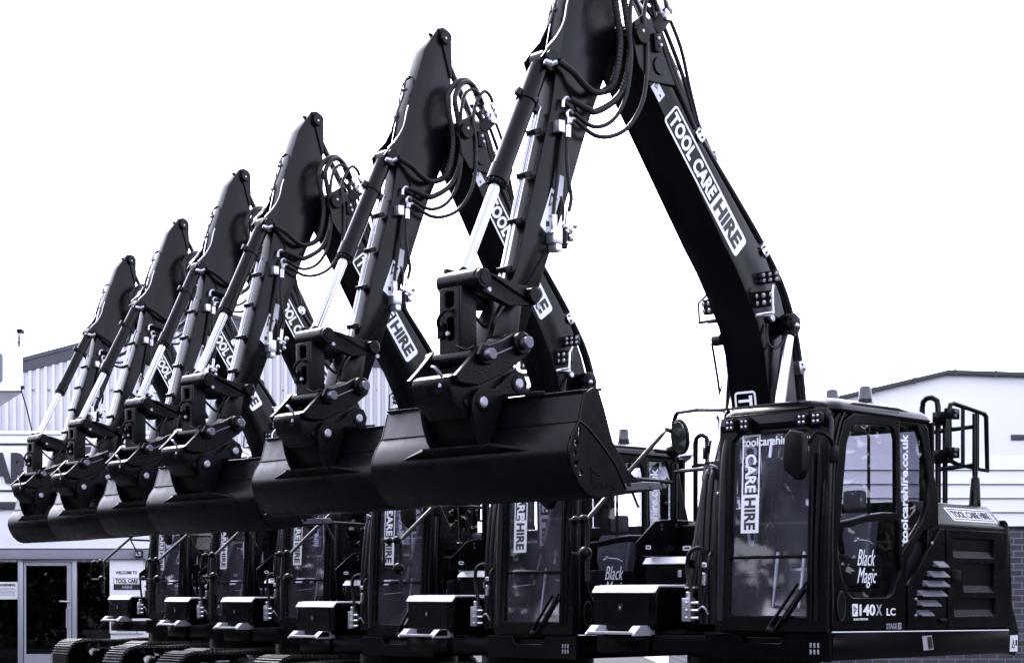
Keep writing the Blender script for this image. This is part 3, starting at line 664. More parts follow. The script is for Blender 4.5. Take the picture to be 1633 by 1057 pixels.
# interior
b = MB(); b.box(-.30, .18, .45, .93, 1.32, 1.50, .05, None, 3); b.box(-.42, -.28, .47, .90, 1.48, 1.96, .05, Matrix.Translation((-.3, 0, 1.5)) @ Matrix.Rotation(R(-10), 4, 'Y') @ Matrix.Translation((.3, 0, -1.5)), 3); b.box(-.49, -.40, .59, .78, 1.98, 2.14, .035, None, 3); part(b, "seat", 'seat', cab)
b = MB(); b.box(-.25, .28, .30, .43, 1.35, 1.60, .03); b.box(-.25, .28, .95, 1.08, 1.35, 1.60, .03); b.box(-.3, .25, .4, 1.0, 1.03, 1.31, .02); b.box(-.78, -.5, .25, 1.15, 1.03, 1.72, .03); part(b, "console", 'grey', cab)
b = MB()
for yy in (.36, 1.02): b.tube([(.22, yy, 1.58), (.26, yy, 1.72), (.27, yy, 1.78)], .022, 8, 3); b.ball((.275, yy, 1.80), .04, 10, (1, 1, 1.3))
part(b, "joystick", 'plastic', cab)
b = MB(); b.box(.40, .44, .98, 1.14, 1.62, 1.80, .01); b.tube([(.40, 1.06, 1.3), (.41, 1.06, 1.65)], .018, 8); part(b, "monitor", 'plastic', cab)
b = MB(); b.prism([(.62, 1.04), (.62, 1.10), (.35, 1.30), (.28, 1.34), (.24, 1.04)], .32, 1.06, 'y', .02); part(b, "floor_console", 'grey', cab)
b = MB(); b.tube([(.50, .55, 1.15), (.42, .55, 1.62)], .014, 8); b.tube([(.50, .80, 1.15), (.42, .80, 1.62)], .014, 8); part(b, "travel_lever", 'pipe', cab)
# decals on door and glass
NY = 1.2375
def door_text(body, w_, h_, x, z, m, bold=.02, shear=0, y=NY, u=(-1, 0, 0), v=(0, 0, 1), space=1.0, name="lettering", parent=None):
    b = MB(); add_text(b, body, w_, h_, (x, y, z), u, v, bold, shear, space); return part(b, name, m, parent or door)
door_text("Black", .245, .125, .20, 1.57, 'whitetxt', -.004, .42, 1.2185)
door_text("Magic", .265, .155, .19, 1.415, 'whitetxt', -.004, .42, 1.2185)
door_text("140", .215, .088, .215, 1.168, 'whitetxt', .03, 0)
door_text("X", .085, .085, .055, 1.168, 'greytxt', .03, 0)
door_text("LC", .125, .058, -.115, 1.152, 'whitetxt', .025, 0)
door_text("BLACK EDITION", .19, .016, .305, 1.098, 'whitetxt', .02, 0)
door_text("STAGE", .15, .044, -.125, 1.040, 'greytxt', .01, 0)
b = MB(); b.plate(rrect(.046, .050, .004, -.236, 1.040), [], .003, (0, NY+.0015, 0), (1, 0, 0), (0, 0, 1), .0004); part(b, "badge", 'greytxt', door)
door_text("V", .026, .032, -.236, 1.040, 'black', .02, 0, NY+.0035)
b = MB(); b.plate(rrect(.072, .094, .006, .385, 1.168), [], .003, (0, NY+.0015, 0), (1, 0, 0), (0, 0, 1), .0004); part(b, "badge", 'whitetxt', door)
b = MB(); b.plate([(.405, 1.135), (.405, 1.20), (.362, 1.175)], [[(.398, 1.15), (.398, 1.185), (.378, 1.174)]], .002, (0, NY+.004, 0), (1, 0, 0), (0, 0, 1), .0003); part(b, "badge_mark", 'black', door)
door_text("toolcarehire.co.uk", .87, .105, -.365, 2.125, 'whitetxt', .03, 0, 1.2005, (0, 0, 1), (1, 0, 0), parent=cab)
# windscreen decals
def ws_at(y, s): return fo+fu*y+fv*(s-1.0)+Vector((.0, 0, 0))
o = ws_at(.735, 2.475); b = MB(); add_text(b, "toolcarehire.co.uk", .70, .068, o, fu, fv, .02); part(b, "lettering", 'white', ws)
dn = -fv
o = ws_at(.475, 2.10)
b = MB(); b.plate([(-.43, -.085), (.335, -.085), (.335, .085), (-.43, .085)], [[(-.42, -.075), (.0, -.075), (.0, .075), (-.42, .075)], [(.0, -.085+.02), (.31, -.065), (.31, .065), (.0, .065)]] if False else [[(-.418, -.073), (.035, -.073), (.035, .073), (-.418, .073)]], .002, o, dn, fu, .0003)
part(b, "decal_panel", 'white', ws)
o2 = o+Vector((.002, 0, 0))
b = MB(); add_text(b, "CARE", .30, .105, o2+dn*-.13, dn, fu, .03); part(b, "lettering", 'whitetxt', ws)
b = MB(); add_text(b, "HIRE", .25, .105, o2+dn*.185, dn, fu, .03); part(b, "lettering", 'signgrey', ws)

# ---- right front: tool box, steps, tank, rails, mirrors
b = MB(); b.prism([(.10, 1.0), (.68, 1.0), (.70, 1.06), (.70, 1.31), (.67, 1.345), (.10, 1.345)], -1.16, -.46, 'y', .025, 3); b.box(.05, .36, -.44, -.34, .98, 1.335, .02); tb = part(b, "tool_box", 'gloss')
b = MB(); b.plate(rrect(.52, .30, .03), [], .012, (.702, -.80, 1.15), (0, 1, 0), (0, 0, 1), .005); part(b, "tool_box_lid", 'paint', tb)
b = MB(); b.box(.712, .722, -.86, -.81, 1.15, 1.21, .004); part(b, "latch", 'grey', tb)
b = MB(); b.box(.716, .728, -.843, -.827, 1.165, 1.19, .003); part(b, "latch_key", 'fitting', tb)
def tread(name, x0, x1, y0, y1, z, parent, nose=True):
    b = MB(); b.box(x0, x1, y0, y1, z, z+.014, .004); n = int((y1-y0)/.03)
    for i in range(n):
        for j in range(int((x1-x0)/.05)):
            b.lathe((x0+.025+.05*j, y0+.015+.03*i, z+.013), (x0+.025+.05*j, y0+.015+.03*i, z+.03), [(0, .011), (.008, .009), (.009, .001)], 6)
    if nose: b.prism([(x1, z+.012), (x1+.012, z+.010), (x1+.055, z-.040), (x1+.050, z-.048), (x1, z-.004)], y0, y1, 'y', .002)
    return part(b, name, 'alu', parent)
tread("tread", .10, .668, -1.15, -.46, 1.348, tb); tread("tread", .06, .36, -.45, -.34, 1.338, tb, False)
b = MB(); b.prism([(-.60, 1.0), (-.09, 1.0), (-.07, 1.40), (-.07, 1.56), (-.10, 1.595), (-.60, 1.595)], -1.24, -.40, 'y', .025, 3); ub = part(b, "upper_box", 'gloss', None)
tread("tread", -.42, -.085, -1.23, -.40, 1.598, ub)
b = MB(); b.box(-.068, -.06, -.86, -.82, 1.44, 1.50, .003); part(b, "latch", 'fitting', ub)
tankp = [(.13, 1.62), (.13, 1.74), (-.12, 1.93), (-.26, 1.95), (-.69, 1.95), (-.69, 1.0), (-.45, 1.0), (-.45, 1.62)]
b = MB(); b.plate(tankp, [], .02, (0, -1.17, 0), (1, 0, 0), (0, 0, 1), .005); b.prism([(-.46, 1.0), (-.46, 1.82), (-.55, 1.93), (-.69, 1.93), (-.69, 1.0)], -1.15, -.34, 'y', .02)
b.plate([(-1.15, 1.60), (-.36, 1.60), (-.36, 1.90), (-1.15, 1.90)], [], .02, (-.45, 0, 0), (0, 1, 0), (0, 0, 1), .005)
tk = part(b, "fuel_tank", 'paint')
b = MB(); b.plate(rrect(.07, .036, .015, -.02, 1.70), [rrect(.045, .014, .006, -.02, 1.70)], .004, (0, -1.155, 0), (1, 0, 0), (0, 0, 1), .001); part(b, "label_plate", 'white', tk)
b = MB(); b.plate(rrect(.10, .042, .015), [rrect(.06, .014, .006)], .004, (-.436, -1.06, 1.70), (0, 1, 0), (0, 0, 1), .001); part(b, "label_plate", 'white', tk)
for x, z in ((-.20, 1.90), (-.20, 1.86), (-.40, 1.90)):
    b = MB(); b.cyl((x, -1.16, z), (x, -1.148, z), .012, 8, .002); part(b, "bolt", 'pin', tk)
b = MB(); b.prism([(.70, .962), (.88, .962), (.885, .984), (.70, .984)], -1.06, -.57, 'y', .004)
step = part(b, "step", 'alu')
for ya, yb in ((-1.085, -1.06), (-.57, -.545)):
    b = MB(); b.prism([(.62, .95), (.885, .95), (.885, .965), (.80, 1.035), (.62, 1.035)], ya, yb, 'y', .004); b.prism([(.70, 1.033), (.80, 1.033), (.88, .968), (.70, .968)], ya-.0 if ya < -1 else ya-.06, yb+.06 if ya < -1 else yb, 'y', .003)
    part(b, "step_end", 'silver', step)
b = MB(); b.box(.55, .70, -1.05, -.55, .80, .95, .01); part(b, "step_bracket", 'gloss', step)
# right handrail frame
b = MB(); b.tube([(-.30, -1.1, 1.93), (-.30, -1.1, 2.80), (-.29, -1.07, 2.86), (-.26, -1.02, 2.885), (.05, -.55, 2.85), (.35, -.05, 2.79), (.55, .16, 2.735)], .020, 10); hr = part(b, "mirror_pole", 'gloss')
b = MB(); b.tube([(-.30, -1.1, 1.93), (-.30, -1.1, 2.45)], .032, 10); part(b, "pole_sleeve", 'gloss', hr)
b = MB(); b.tube([(-.28, -1.1, 2.72), (-.20, -1.1, 2.73), (-.12, -1.1, 2.67), (.80, -1.1, 1.94), (.83, -1.1, 1.87), (.83, -1.1, 1.40)], .021, 10, 3); part(b, "handrail", 'grey', hr)
b = MB(); b.tube([(.33, -1.1, 2.285), (-.30, -1.1, 2.275)], .018, 10); part(b, "handrail", 'grey', hr)
b = MB(); b.tube([(.33, -1.1, 2.28), (.18, -1.1, 2.04)], .012, 8); part(b, "rail_brace", 'grey', hr)
b = MB(); b.tube([(-.30, -1.1, 2.37), (-.1, -.6, 2.36), (.35, .13, 2.33)], .018, 10); part(b, "handrail", 'grey', hr)
b = MB(); b.ball((-.28, -1.09, 2.55), .07, 12, (1, 1, .8)); b.tube([(-.25, -1.1, 2.54), (-.05, -1.1, 2.54)], .018, 8); part(b, "mirror_joint", 'plastic', hr)
def oval_disc(b, c, rx, rz, t, nrm):
    nn = Vector(nrm).normalized(); uu = Vector((0, 0, 1)).cross(nn).normalized(); vv = nn.cross(uu)
    b.plate([(rx*math.cos(2*math.pi*i/28), rz*math.sin(2*math.pi*i/28)) for i in range(28)], [], t, c, uu, vv, min(.008, t*.4))
b = MB(); oval_disc(b, (-.20, -.945, 2.66), .085, .155, .05, (1, .2, -.16)); part(b, "side_mirror", 'plastic', hr)
b = MB(); oval_disc(b, (-.172, -.94, 2.655), .070, .138, .004, (1, .2, -.16)); part(b, "mirror_glass", 'mirror', hr)
b = MB(); b.tube([(.86, -1.1, 1.90), (1.02, -1.1, 1.905), (1.045, -1.1, 1.88), (1.05, -1.1, 1.66), (1.02, -1.1, 1.63), (.86, -1.1, 1.62)], .014, 8, 2); part(b, "grab_loop", 'gloss', hr)
b = MB(); b.ball((.86, -1.1, 1.63), .06, 12); b.ball((.88, -1.1, 1.91), .045, 10); b.ball((.98, -1.1, 1.90), .04, 10); part(b, "camera_pod", 'plastic', hr)
# hoses, valve and pipework at the boom foot, right of the cab
b = MB()
for yy, r in ((.075, .038), (.0, .03), (-.06, .025)): b.tube([(.62, yy, 1.05), (.62, yy, 1.6), (.55, yy-.01, 2.2), (.48, yy, 2.30)], r, 10, 3)
part(b, "boom_foot_pipe", 'rubber')
b = MB(); b.box(.46, .62, .06, .17, 2.20, 2.36, .02); b.box(.50, .60, .10, .20, 2.02, 2.16, .02); hb = part(b, "hinge_block", 'plastic')
b = MB(); b.ball((.63, .12, 2.09), .014, 8); b.ball((.62, .05, 2.30), .02, 8); b.tube([(.60, .0, 2.26), (.64, .05, 2.32), (.60, .12, 2.28)], .012, 6, 3); part(b, "hose_fitting", 'fitting', hb)
b = MB(); b.tube([(.66, .06, 1.60), (.72, .0, 1.66), (.72, -.10, 1.62), (.70, -.14, 1.50), (.70, -.10, 1.32), (.70, -.09, 1.22)], .017, 8, 4); b.tube([(.66, .08, 1.62), (.72, .10, 1.58), (.72, .09, 1.48)], .014, 8, 4); b.tube([(.70, .05, 1.34), (.70, .02, 1.2), (.69, -.04, 1.12)], .013, 8, 3)
part(b, "valve_hose", 'rubber')
b = MB(); b.cyl((.71, .06, 1.50), (.71, .06, 1.54), .035, 12); b.cyl((.71, .04, 1.36), (.71, .05, 1.46), .022, 10); b.box(.68, .75, -.16, -.07, 1.07, 1.26, .01); b.cyl((.73, -.10, 1.26), (.73, -.10, 1.31), .022, 10)
for z in (1.10, 1.16, 1.22): b.cyl((.73, -.07, z), (.73, .0, z), .014, 8); b.ball((.74, -.11, z), .018, 8)
b.tube([(.72, .0, 1.18), (.74, .06, 1.19), (.72, .09, 1.13)], .009, 6, 3)
part(b, "control_valve", 'fitting')

# ---- boom
YB0, YB1 = -.30, .10
bot = [(1.02, 5.52), (.84, 5.25), (.74, 5.09), (.16, 4.15), (.035, 3.97), (-.09, 3.74), (-.20, 3.51), (-.255, 3.27), (-.28, 2.84), (-.29, 1.32)]
topl = [(-.68, 1.32), (-.66, 2.84), (-.655, 3.30), (-.55, 3.72), (-.40, 4.02), (-.20, 4.28), (.36, 4.98), (.68, 5.42), (.83, 5.76), (.95, 5.86), (1.06, 5.80), (1.09, 5.68)]
b = MB(); b.prism(bot+topl, YB0, YB1, 'y', .008); boom = part(b, "boom", 'gloss', None, 'boom')
b = MB(); b.plate([(.62, 5.36), (.95, 5.38), (1.05, 5.50), (1.08, 5.68), (1.04, 5.82), (.93, 5.88), (.83, 5.82), (.74, 5.62)], [], .02, (0, YB1+.011, 0), (1, 0, 0), (0, 0, 1), .005)
b.plate(arc(.80, 5.50, .07, 0, 360, 14)[:-1], [], .012, (0, YB1+.028, 0), (1, 0, 0), (0, 0, 1), .004); part(b, "boom_nose_plate", 'paint', boom)
b = MB(); b.cyl((1.0, YB0-.05, 5.72), (1.0, YB1+.06, 5.72), .075, 20); b.box(.78, .86, YB1+.02, YB1+.05, 5.60, 5.74, .008); part(b, "boom_tip_pin", 'iron', boom)
b = MB()
for q in ((.80, 5.65), (.82, 5.70), (1.0, 5.74)): b.cyl((q[0], YB1+.05, q[1]), (q[0], YB1+.065, q[1]), .014, 8, .002)
part(b, "bolt", 'grease', boom)
# sticker: axis along the boom
def long_sticker(o, u, v, L, H, parent, full=True):
    o = Vector(o); u = Vector(u).normalized(); v = Vector(v).normalized(); n = u.cross(v)
    k = L*.62
    outer = rrect(L, H, .035)
    inner = [(-L/2+.018, -H/2+.03), (-L/2+.03, -H/2+.018), (-L/2+k, -H/2+.018), (-L/2+k-.0, H/2-.018), (-L/2+.03, H/2-.018), (-L/2+.018, H/2-.03)]
    b = MB(); b.plate(outer, [inner], .002, o+n*.001, u, v, .0003); part(b, "sticker", 'white', parent)
    b = MB(); add_text(b, "TOOL CARE", k*.92, H*.66, o+n*.001, u, v, .04, 0, 1.06, .002, -L/2+k*.5+.005, 0); part(b, "lettering", 'whitetxt', parent)
    b = MB(); add_text(b, "HIRE", (L-k)*.82, H*.70, o+n*.0025, u, v, .045, 0, 1.0, .002, -L/2+k+(L-k)*.5-.01, 0); part(b, "lettering", 'black', parent)
su = Vector((-.745, 0, -1.045)).normalized(); sv = Vector((su.z, 0, -su.x))
long_sticker((.315, YB1+.001, 4.635), su, sv, 1.30, .215, boom)
long_sticker((-.263, -.13, 2.32), (-.01, 0, -1), (0, 1, 0), 1.30, .22, boom)
b = MB(); b.plate([(-.07, -.05), (.07, -.05), (.07, .05), (-.07, .05)], [], .002, (.82, YB1+.002, 5.315), su, sv, .0003); part(b, "warning_label", 'warn', boom)
b = MB(); b.plate([(-.055, -.015), (-.012, .0), (-.055, .04)], [[(-.048, -.004), (-.026, .003), (-.048, .025)]], .002, (.82, YB1+.0045, 5.315), su, sv, .0003); b.ball((.80, YB1+.004, 5.28), .012, 8, (1, .2, 1)); part(b, "warning_mark", 'black', boom)
# pipes on the boom back
bp = [(.70, 5.62), (.58, 5.36), (.36, 5.05), (-.23, 4.36), (-.455, 4.07), (-.655, 3.75), (-.775, 3.34), (-.80, 2.84), (-.80, 2.0)]
b = MB()
for yy, off, r in ((.07, 0, .026), (.01, .012, .022), (-.05, 0, .026), (-.24, .0, .024)):
    b.tube([(x-off, yy, z+off) for x, z in bp], r, 8, 3)
b.tube([(.78, .085, 5.95), (.72, .10, 5.70), (.63, .10, 5.45), (.50, .10, 5.22), (.40, .095, 5.05)], .02, 8, 4); b.tube([(.88, .07, 6.0), (.70, .08, 5.78), (.54, .09, 5.36), (.38, .08, 5.10)], .018, 8, 4)
part(b, "boom_pipe", 'rubber', boom)
for x, z, a in ((.345, 5.0, 50), (-.385, 4.10, 55), (-.765, 3.12, 86)):
    b = MB(); b.box(-.055, .055, -.10, .112, -.035, .035, .008, Matrix.Translation((x, 0, z)) @ Matrix.Rotation(-R(a), 4, 'Y')); b.box(-.03, .03, .112, .12, -.05, .05, .003, Matrix.Translation((x, 0, z)) @ Matrix.Rotation(-R(a), 4, 'Y')); cl = part(b, "pipe_clamp", 'fitting', boom)
b = MB()
for dx, dz in ((.35, 5.0), (-.37, 4.1), (-.765, 3.12)):
    for k in (-.02, .025): b.cyl((dx+k*.5, .118, dz+k), (dx+k*.5, .128, dz+k), .011, 6, .002)
part(b, "bolt", 'black', boom)
# boom work lights, both sides
for yy, side in ((.17, 1), (-.40, -1)):
    o, b2 = lamp((-.22, yy, 3.70), boom, 2, 3, .15, .13, (1, .15*side, .0)); part(b2, "lamp_lens", 'led', boom)
    b = MB(); b.box(-.30, -.24, yy-.04, yy+.04, 3.69, 3.72, .004); b.tube([(-.20, yy-.09*side, 3.58), (-.20, yy+.10*side, 3.58)], .014, 8); b.tube([(-.20, yy+.095*side, 3.58), (-.21, yy+.095*side, 3.74), (-.28, yy+.06*side, 3.80)], .010, 8)
    b.box(-.32, -.18, min(yy, yy-.12*side), max(yy, yy-.12*side), 3.56, 3.585, .004); part(b, "lamp_bracket", 'fitting' if side > 0 else 'grey', boom)
o, b2 = lamp((-.33, .17, 3.875), boom, 2, 3, .13, .10, (1, .15, 0)); part(b2, "lamp_lens", 'led', boom)
b = MB(); b.cyl((-.53, .10, 3.48), (-.53, .245, 3.48), .072, 20); b.cyl((-.53, -.445, 3.48), (-.53, -.30, 3.48), .072, 20); b.box(-.59, -.47, .238, .255, 3.44, 3.53, .02); part(b, "cylinder_pin", 'iron', boom)
b = MB(); b.ball((-.45, .31, 3.46), .022, 8); b.tube([(-.55, .32, 3.45), (-.62, .36, 3.42), (-.80, .5, 3.47)], .003, 5, 3); b.cyl((-.36, .12, 3.54), (-.36, .15, 3.54), .03, 10); part(b, "grease_fitting", 'fitting', boom)
b = MB(); b.tube([(-.30, .12, 3.50), (-.24, .16, 3.34), (-.34, .18, 3.30), (-.46, .2, 3.40)], .012, 6, 4); part(b, "lamp_cable", 'rubber', boom)
b = MB(); b.tube([(-.30, -.46, 3.40), (-.30, -.42, 2.9), (-.28, -.40, 2.2)], .012, 6, 3); b.cyl((-.28, -.33, 3.42), (-.28, -.42, 3.42), .05, 12); part(b, "far_cable", 'rubber', boom)

# ---- dipper
YD0, YD1 = -.225, -.07
dip = [(1.10, 6.705), (1.04, 6.685), (1.005, 6.62), (1.005, 6.24), (1.0, 5.95), (1.01, 5.75), (1.06, 5.60), (1.13, 5.40), (1.30, 5.06), (1.56, 4.42), (1.82, 3.84), (2.12, 3.16), (2.24, 3.12), (2.36, 3.16), (2.42, 3.27), (2.38, 3.42), (2.20, 3.66), (2.105, 3.82), (1.98, 4.25), (1.735, 5.02), (1.66, 5.38), (1.535, 5.88), (1.33, 6.46), (1.16, 6.695)]
b = MB(); b.prism(dip, YD0, YD1, 'y', .006); dipper = part(b, "dipper", 'paint', None, 'stick')
# side flange plate round the rear pin, its weld line, gusset
b = MB(); b.plate([(1.13, 6.60), (1.02, 6.25), (1.004, 6.26), (1.004, 6.62), (1.04, 6.688), (1.10, 6.708), (1.165, 6.69)], [], .014, (0, YD1+.006, 0), (1, 0, 0), (0, 0, 1), .003)
b.cyl((1.085, YD0-.035, 6.615), (1.085, YD1+.04, 6.615), .068, 20); dpn = part(b, "dipper_tail_pin", 'paint', dipper)
b = MB(); b.cyl((1.10, YD1+.04, 6.60), (1.10, YD1+.05, 6.60), .013, 8, .002); part(b, "bolt", 'grease', dipper)
b = MB(); b.box(1.20, 1.235, -.13, -.11, 6.62, 6.645); part(b, "breather", 'plastic', dipper)
# front bracket plates for the bucket cylinder
for yy in (YD1+.008, YD0-.008):
    b = MB(); b.plate([(1.535, 5.90), (1.565, 5.83), (1.60, 5.70), (1.68, 5.57), (1.79, 5.46), (1.84, 5.40), (1.82, 5.33), (1.74, 5.31), (1.66, 5.36)], [], .018, (0, yy, 0), (1, 0, 0), (0, 0, 1), .004); part(b, "cylinder_bracket", 'paint', dipper)
b = MB(); b.tube([(1.55, YD1+.018, 5.90), (1.578, YD1+.02, 5.83), (1.612, YD1+.02, 5.70), (1.69, YD1+.02, 5.575), (1.80, YD1+.02, 5.465)], .006, 6, 3); b.tube([(1.55, YD0-.018, 5.90), (1.578, YD0-.02, 5.83), (1.612, YD0-.02, 5.70), (1.69, YD0-.02, 5.575), (1.80, YD0-.02, 5.465)], .006, 6, 3); part(b, "bracket_edge", 'pipe', dipper)
b = MB(); b.cyl((1.75, YD0-.05, 5.40), (1.75, YD1+.05, 5.40), .062, 18); part(b, "bracket_pin", 'iron', dipper)
b = MB(); b.tube([(1.46, -.13, 6.20), (1.515, -.13, 6.15), (1.54, -.13, 6.02), (1.60, -.13, 5.88), (1.66, -.14, 5.70)], .010, 6, 3); b.tube([(1.43, -.13, 6.20), (1.52, -.16, 6.12), (1.60, -.15, 5.86), (1.66, -.16, 5.68)], .008, 6, 3)
for p in ((1.53, -.13, 6.06), (1.62, -.14, 5.80)): b.cyl((p[0], p[1]-.03, p[2]), (p[0], p[1]+.03, p[2]), .016, 8, .002)
part(b, "grease_line", 'rubber', dipper)
b = MB(); b.cyl((1.575, -.15, 5.92), (1.60, -.15, 5.85), .017, 8, .002); part(b, "grease_fitting", 'white', dipper)
# pipes down the dipper front
fp = [(1.80, 5.0), (1.83, 4.90), (2.01, 4.32), (2.13, 3.90), (2.20, 3.68), (2.24, 3.50)]
b = MB()
for yy in (-.165, -.125): b.tube([(1.77, yy, 5.03), (1.79, yy, 5.05)]+[(x+.012, yy, z) for x, z in fp], .011, 8)
part(b, "dipper_pipe", 'pipe', dipper)
for x, z in ((1.85, 4.86), (1.955, 4.53), (2.055, 4.18), (2.165, 3.82)):
    b = MB(); b.box(-.05, .028, -.19, -.10, -.022, .022, .006, Matrix.Translation((x, 0, z)) @ Matrix.Rotation(R(18), 4, 'Y')); part(b, "pipe_clamp", 'plastic', dipper)
b = MB()
for yy in (-.168, -.122):
    b.lathe((2.20, yy, 3.64), (2.26, yy, 3.44), [(0, .014), (.01, .018), (.05, .018), (.055, .013), (.10, .013), (.105, .019), (.16, .019), (.17, .012), (.2, .012)], 8)
part(b, "pipe_coupling", 'fitting', dipper)
b = MB(); b.tube([(2.26, -.15, 3.44), (2.28, -.14, 3.36), (2.40, -.13, 3.40), (2.56, -.12, 3.52)], .012, 8, 4); part(b, "coupler_hose", 'rubber', dipper)
# nose casting (wider, flares toward the coupler pin)
b = MB(); b.prism([(2.08, 3.62), (2.20, 3.62), (2.36, 3.42), (2.41, 3.27), (2.36, 3.18), (2.26, 3.15), (2.15, 3.22)], -.25, -.03, 'y', .02); b.cyl((2.34, -.30, 3.24), (2.34, .10, 3.24), .085, 20); part(b, "dipper_nose", 'paint', dipper)
b = MB(); b.tube([(1.78, YD1+.002, 4.02), (2.02, YD1+.002, 3.70)], .006, 6); b.tube([(1.62, YD1+.002, 5.33), (1.42, YD1+.002, 5.02)], .006, 6); part(b, "weld_seam", 'iron', dipper)
# near-side stickers and valve block
b = MB(); b.plate([(1.645, 4.58), (1.715, 4.56), (1.745, 4.41), (1.66, 4.26), (1.80, 4.06), (1.885, 4.14), (1.79, 4.40), (1.70, 4.60)][:0] or [(1.60, 4.56), (1.675, 4.58), (1.70, 4.42), (1.62, 4.40)], [], .003, (0, YD1+.002, 0), (1, 0, 0), (0, 0, 1), .0004); part(b, "warning_label", 'warn', dipper)
b = MB(); b.plate([(1.645, 4.40), (1.735, 4.46), (1.86, 4.17), (1.765, 4.10)], [], .003, (0, YD1+.002, 0), (1, 0, 0), (0, 0, 1), .0004); part(b, "warning_label", 'white', dipper)
b = MB(); b.plate([(1.67, 4.385), (1.775, 4.315), (1.74, 4.43)], [[(1.693, 4.378), (1.757, 4.335), (1.737, 4.405)]], .003, (0, YD1+.0045, 0), (1, 0, 0), (0, 0, 1), .0004)
b.box(1.765, 1.80, YD1+.003, YD1+.006, 4.17, 4.21); b.box(1.735, 1.765, YD1+.003, YD1+.006, 4.245, 4.255); part(b, "warning_mark", 'black', dipper)
b = MB(); b.tube([(1.625, -.04, 4.98), (1.66, -.04, 4.75), (1.705, -.04, 4.50), (1.74, -.04, 4.32), (1.755, -.04, 4.17)], .014, 8, 3); b.tube([(1.60, -.03, 4.86), (1.62, -.02, 4.70), (1.60, -.02, 4.52), (1.575, -.02, 4.40), (1.60, -.03, 4.28)], .015, 8, 4); b.tube([(1.68, -.03, 4.40), (1.66, -.02, 4.32), (1.66, -.03, 4.22)], .011, 8, 4); part(b, "side_hose", 'rubber', dipper)
b = MB(); b.box(1.655, 1.72, -.068, .0, 4.865, 4.955, .008); b.cyl((1.60, -.03, 4.84), (1.595, -.03, 4.94), .026, 10); b.cyl((1.585, -.03, 4.94), (1.58, -.03, 5.0), .018, 8)
b.tube([(1.645, -.03, 5.06), (1.64, -.03, 5.11), (1.615, -.03, 5.135), (1.58, -.03, 5.13)], .014, 8, 3); b.tube([(1.595, -.03, 4.99), (1.60, -.03, 5.03), (1.57, -.03, 5.05), (1.54, -.03, 5.035)], .012, 8, 3); b.tube([(1.59, -.01, 4.95), (1.575, -.01, 4.985), (1.545, -.01, 4.985)], .012, 8, 3)
b.cyl((1.80, -.04, 5.335), (1.72, -.02, 5.375), .020, 8); b.cyl((1.83, -.04, 5.36), (1.80, .0, 5.34), .025, 8); part(b, "hose_fitting", 'fitting', dipper)
b = MB(); b.box(1.70, 1.80, -.068, .01, 4.04, 4.17, .012); b.box(1.72, 1.78, -.068, .02, 3.98, 4.04, .01); vb = part(b, "valve_block", 'fitting', dipper)
b = MB(); b.cyl((1.75, -.03, 4.17), (1.75, -.03, 4.26), .022, 10); b.cyl((1.62, -.03, 4.14), (1.60, -.03, 4.30), .020, 10); b.cyl((1.56, -.03, 4.15), (1.66, -.03, 4.19), .02, 10)
for p in ((1.59, 4.10), (1.65, 4.06), (1.55, 4.2), (1.80, 4.12)): b.ball((p[0], -.01, p[1]), .024, 8)
part(b, "hose_fitting", 'fitting', dipper)
b = MB(); b.box(1.58, 1.68, -.068, -.03, 4.08, 4.17, .01); b.cyl((1.66, -.02, 4.02), (1.66, -.02, 4.15), .03, 10); part(b, "valve_block", 'iron', dipper)
# big hoses bridging boom tip and dipper
H = [
 ([(1.70, -.02, 5.385), (1.57, .0, 5.33), (1.43, .0, 5.25), (1.31, .0, 5.225), (1.17, .02, 5.29), (1.115, .04, 5.43), (1.09, .05, 5.65), (1.15, .06, 5.88), (1.16, .06, 6.03), (1.06, .06, 6.17), (.92, .06, 6.22), (.82, .06, 6.14), (.76, .06, 6.0)], .027),
 ([(1.58, -.02, 5.13), (1.41, .0, 5.085), (1.31, .0, 5.085), (1.13, .03, 5.20), (1.04, .06, 5.35), (1.01, .08, 5.58), (1.07, .09, 5.85), (1.10, .09, 6.02), (1.02, .09, 6.16), (.90, .09, 6.19), (.80, .09, 6.10), (.74, .09, 5.98)], .026),
 ([(1.54, -.02, 5.035), (1.35, .0, 4.965), (1.17, .03, 5.035), (1.06, .07, 5.22), (1.03, .10, 5.5), (1.045, .11, 5.85), (1.0, .11, 6.05), (.90, .11, 6.13), (.80, .11, 6.08), (.72, .11, 5.94)], .017),
 ([(1.54, -.01, 4.985), (1.35, .01, 4.90), (1.17, .04, 4.92), (1.01, .08, 5.03), (.90, .12, 5.26), (.875, .13, 5.61), (.91, .13, 5.83), (.87, .13, 6.0), (.77, .13, 6.13), (.68, .13, 6.09), (.64, .13, 5.97)], .017),
]
for pts, r in H:
    b = MB(); b.tube(pts, r, 10, 5); part(b, "hydraulic_hose", 'rubber', dipper)
b = MB()
for pts, r in H[:2]:
    sp = smooth_path(pts, 14)
    for i in range(50, len(sp)-60, 2):
        p = sp[i]; d = (sp[i+1]-sp[i-1]).normalized()
        b.lathe(p-d*.005, p+d*.005, [(0, r), (.003, r+.005), (.007, r+.005), (.01, r)], 8)
part(b, "spiral_guard", 'rubber', dipper)
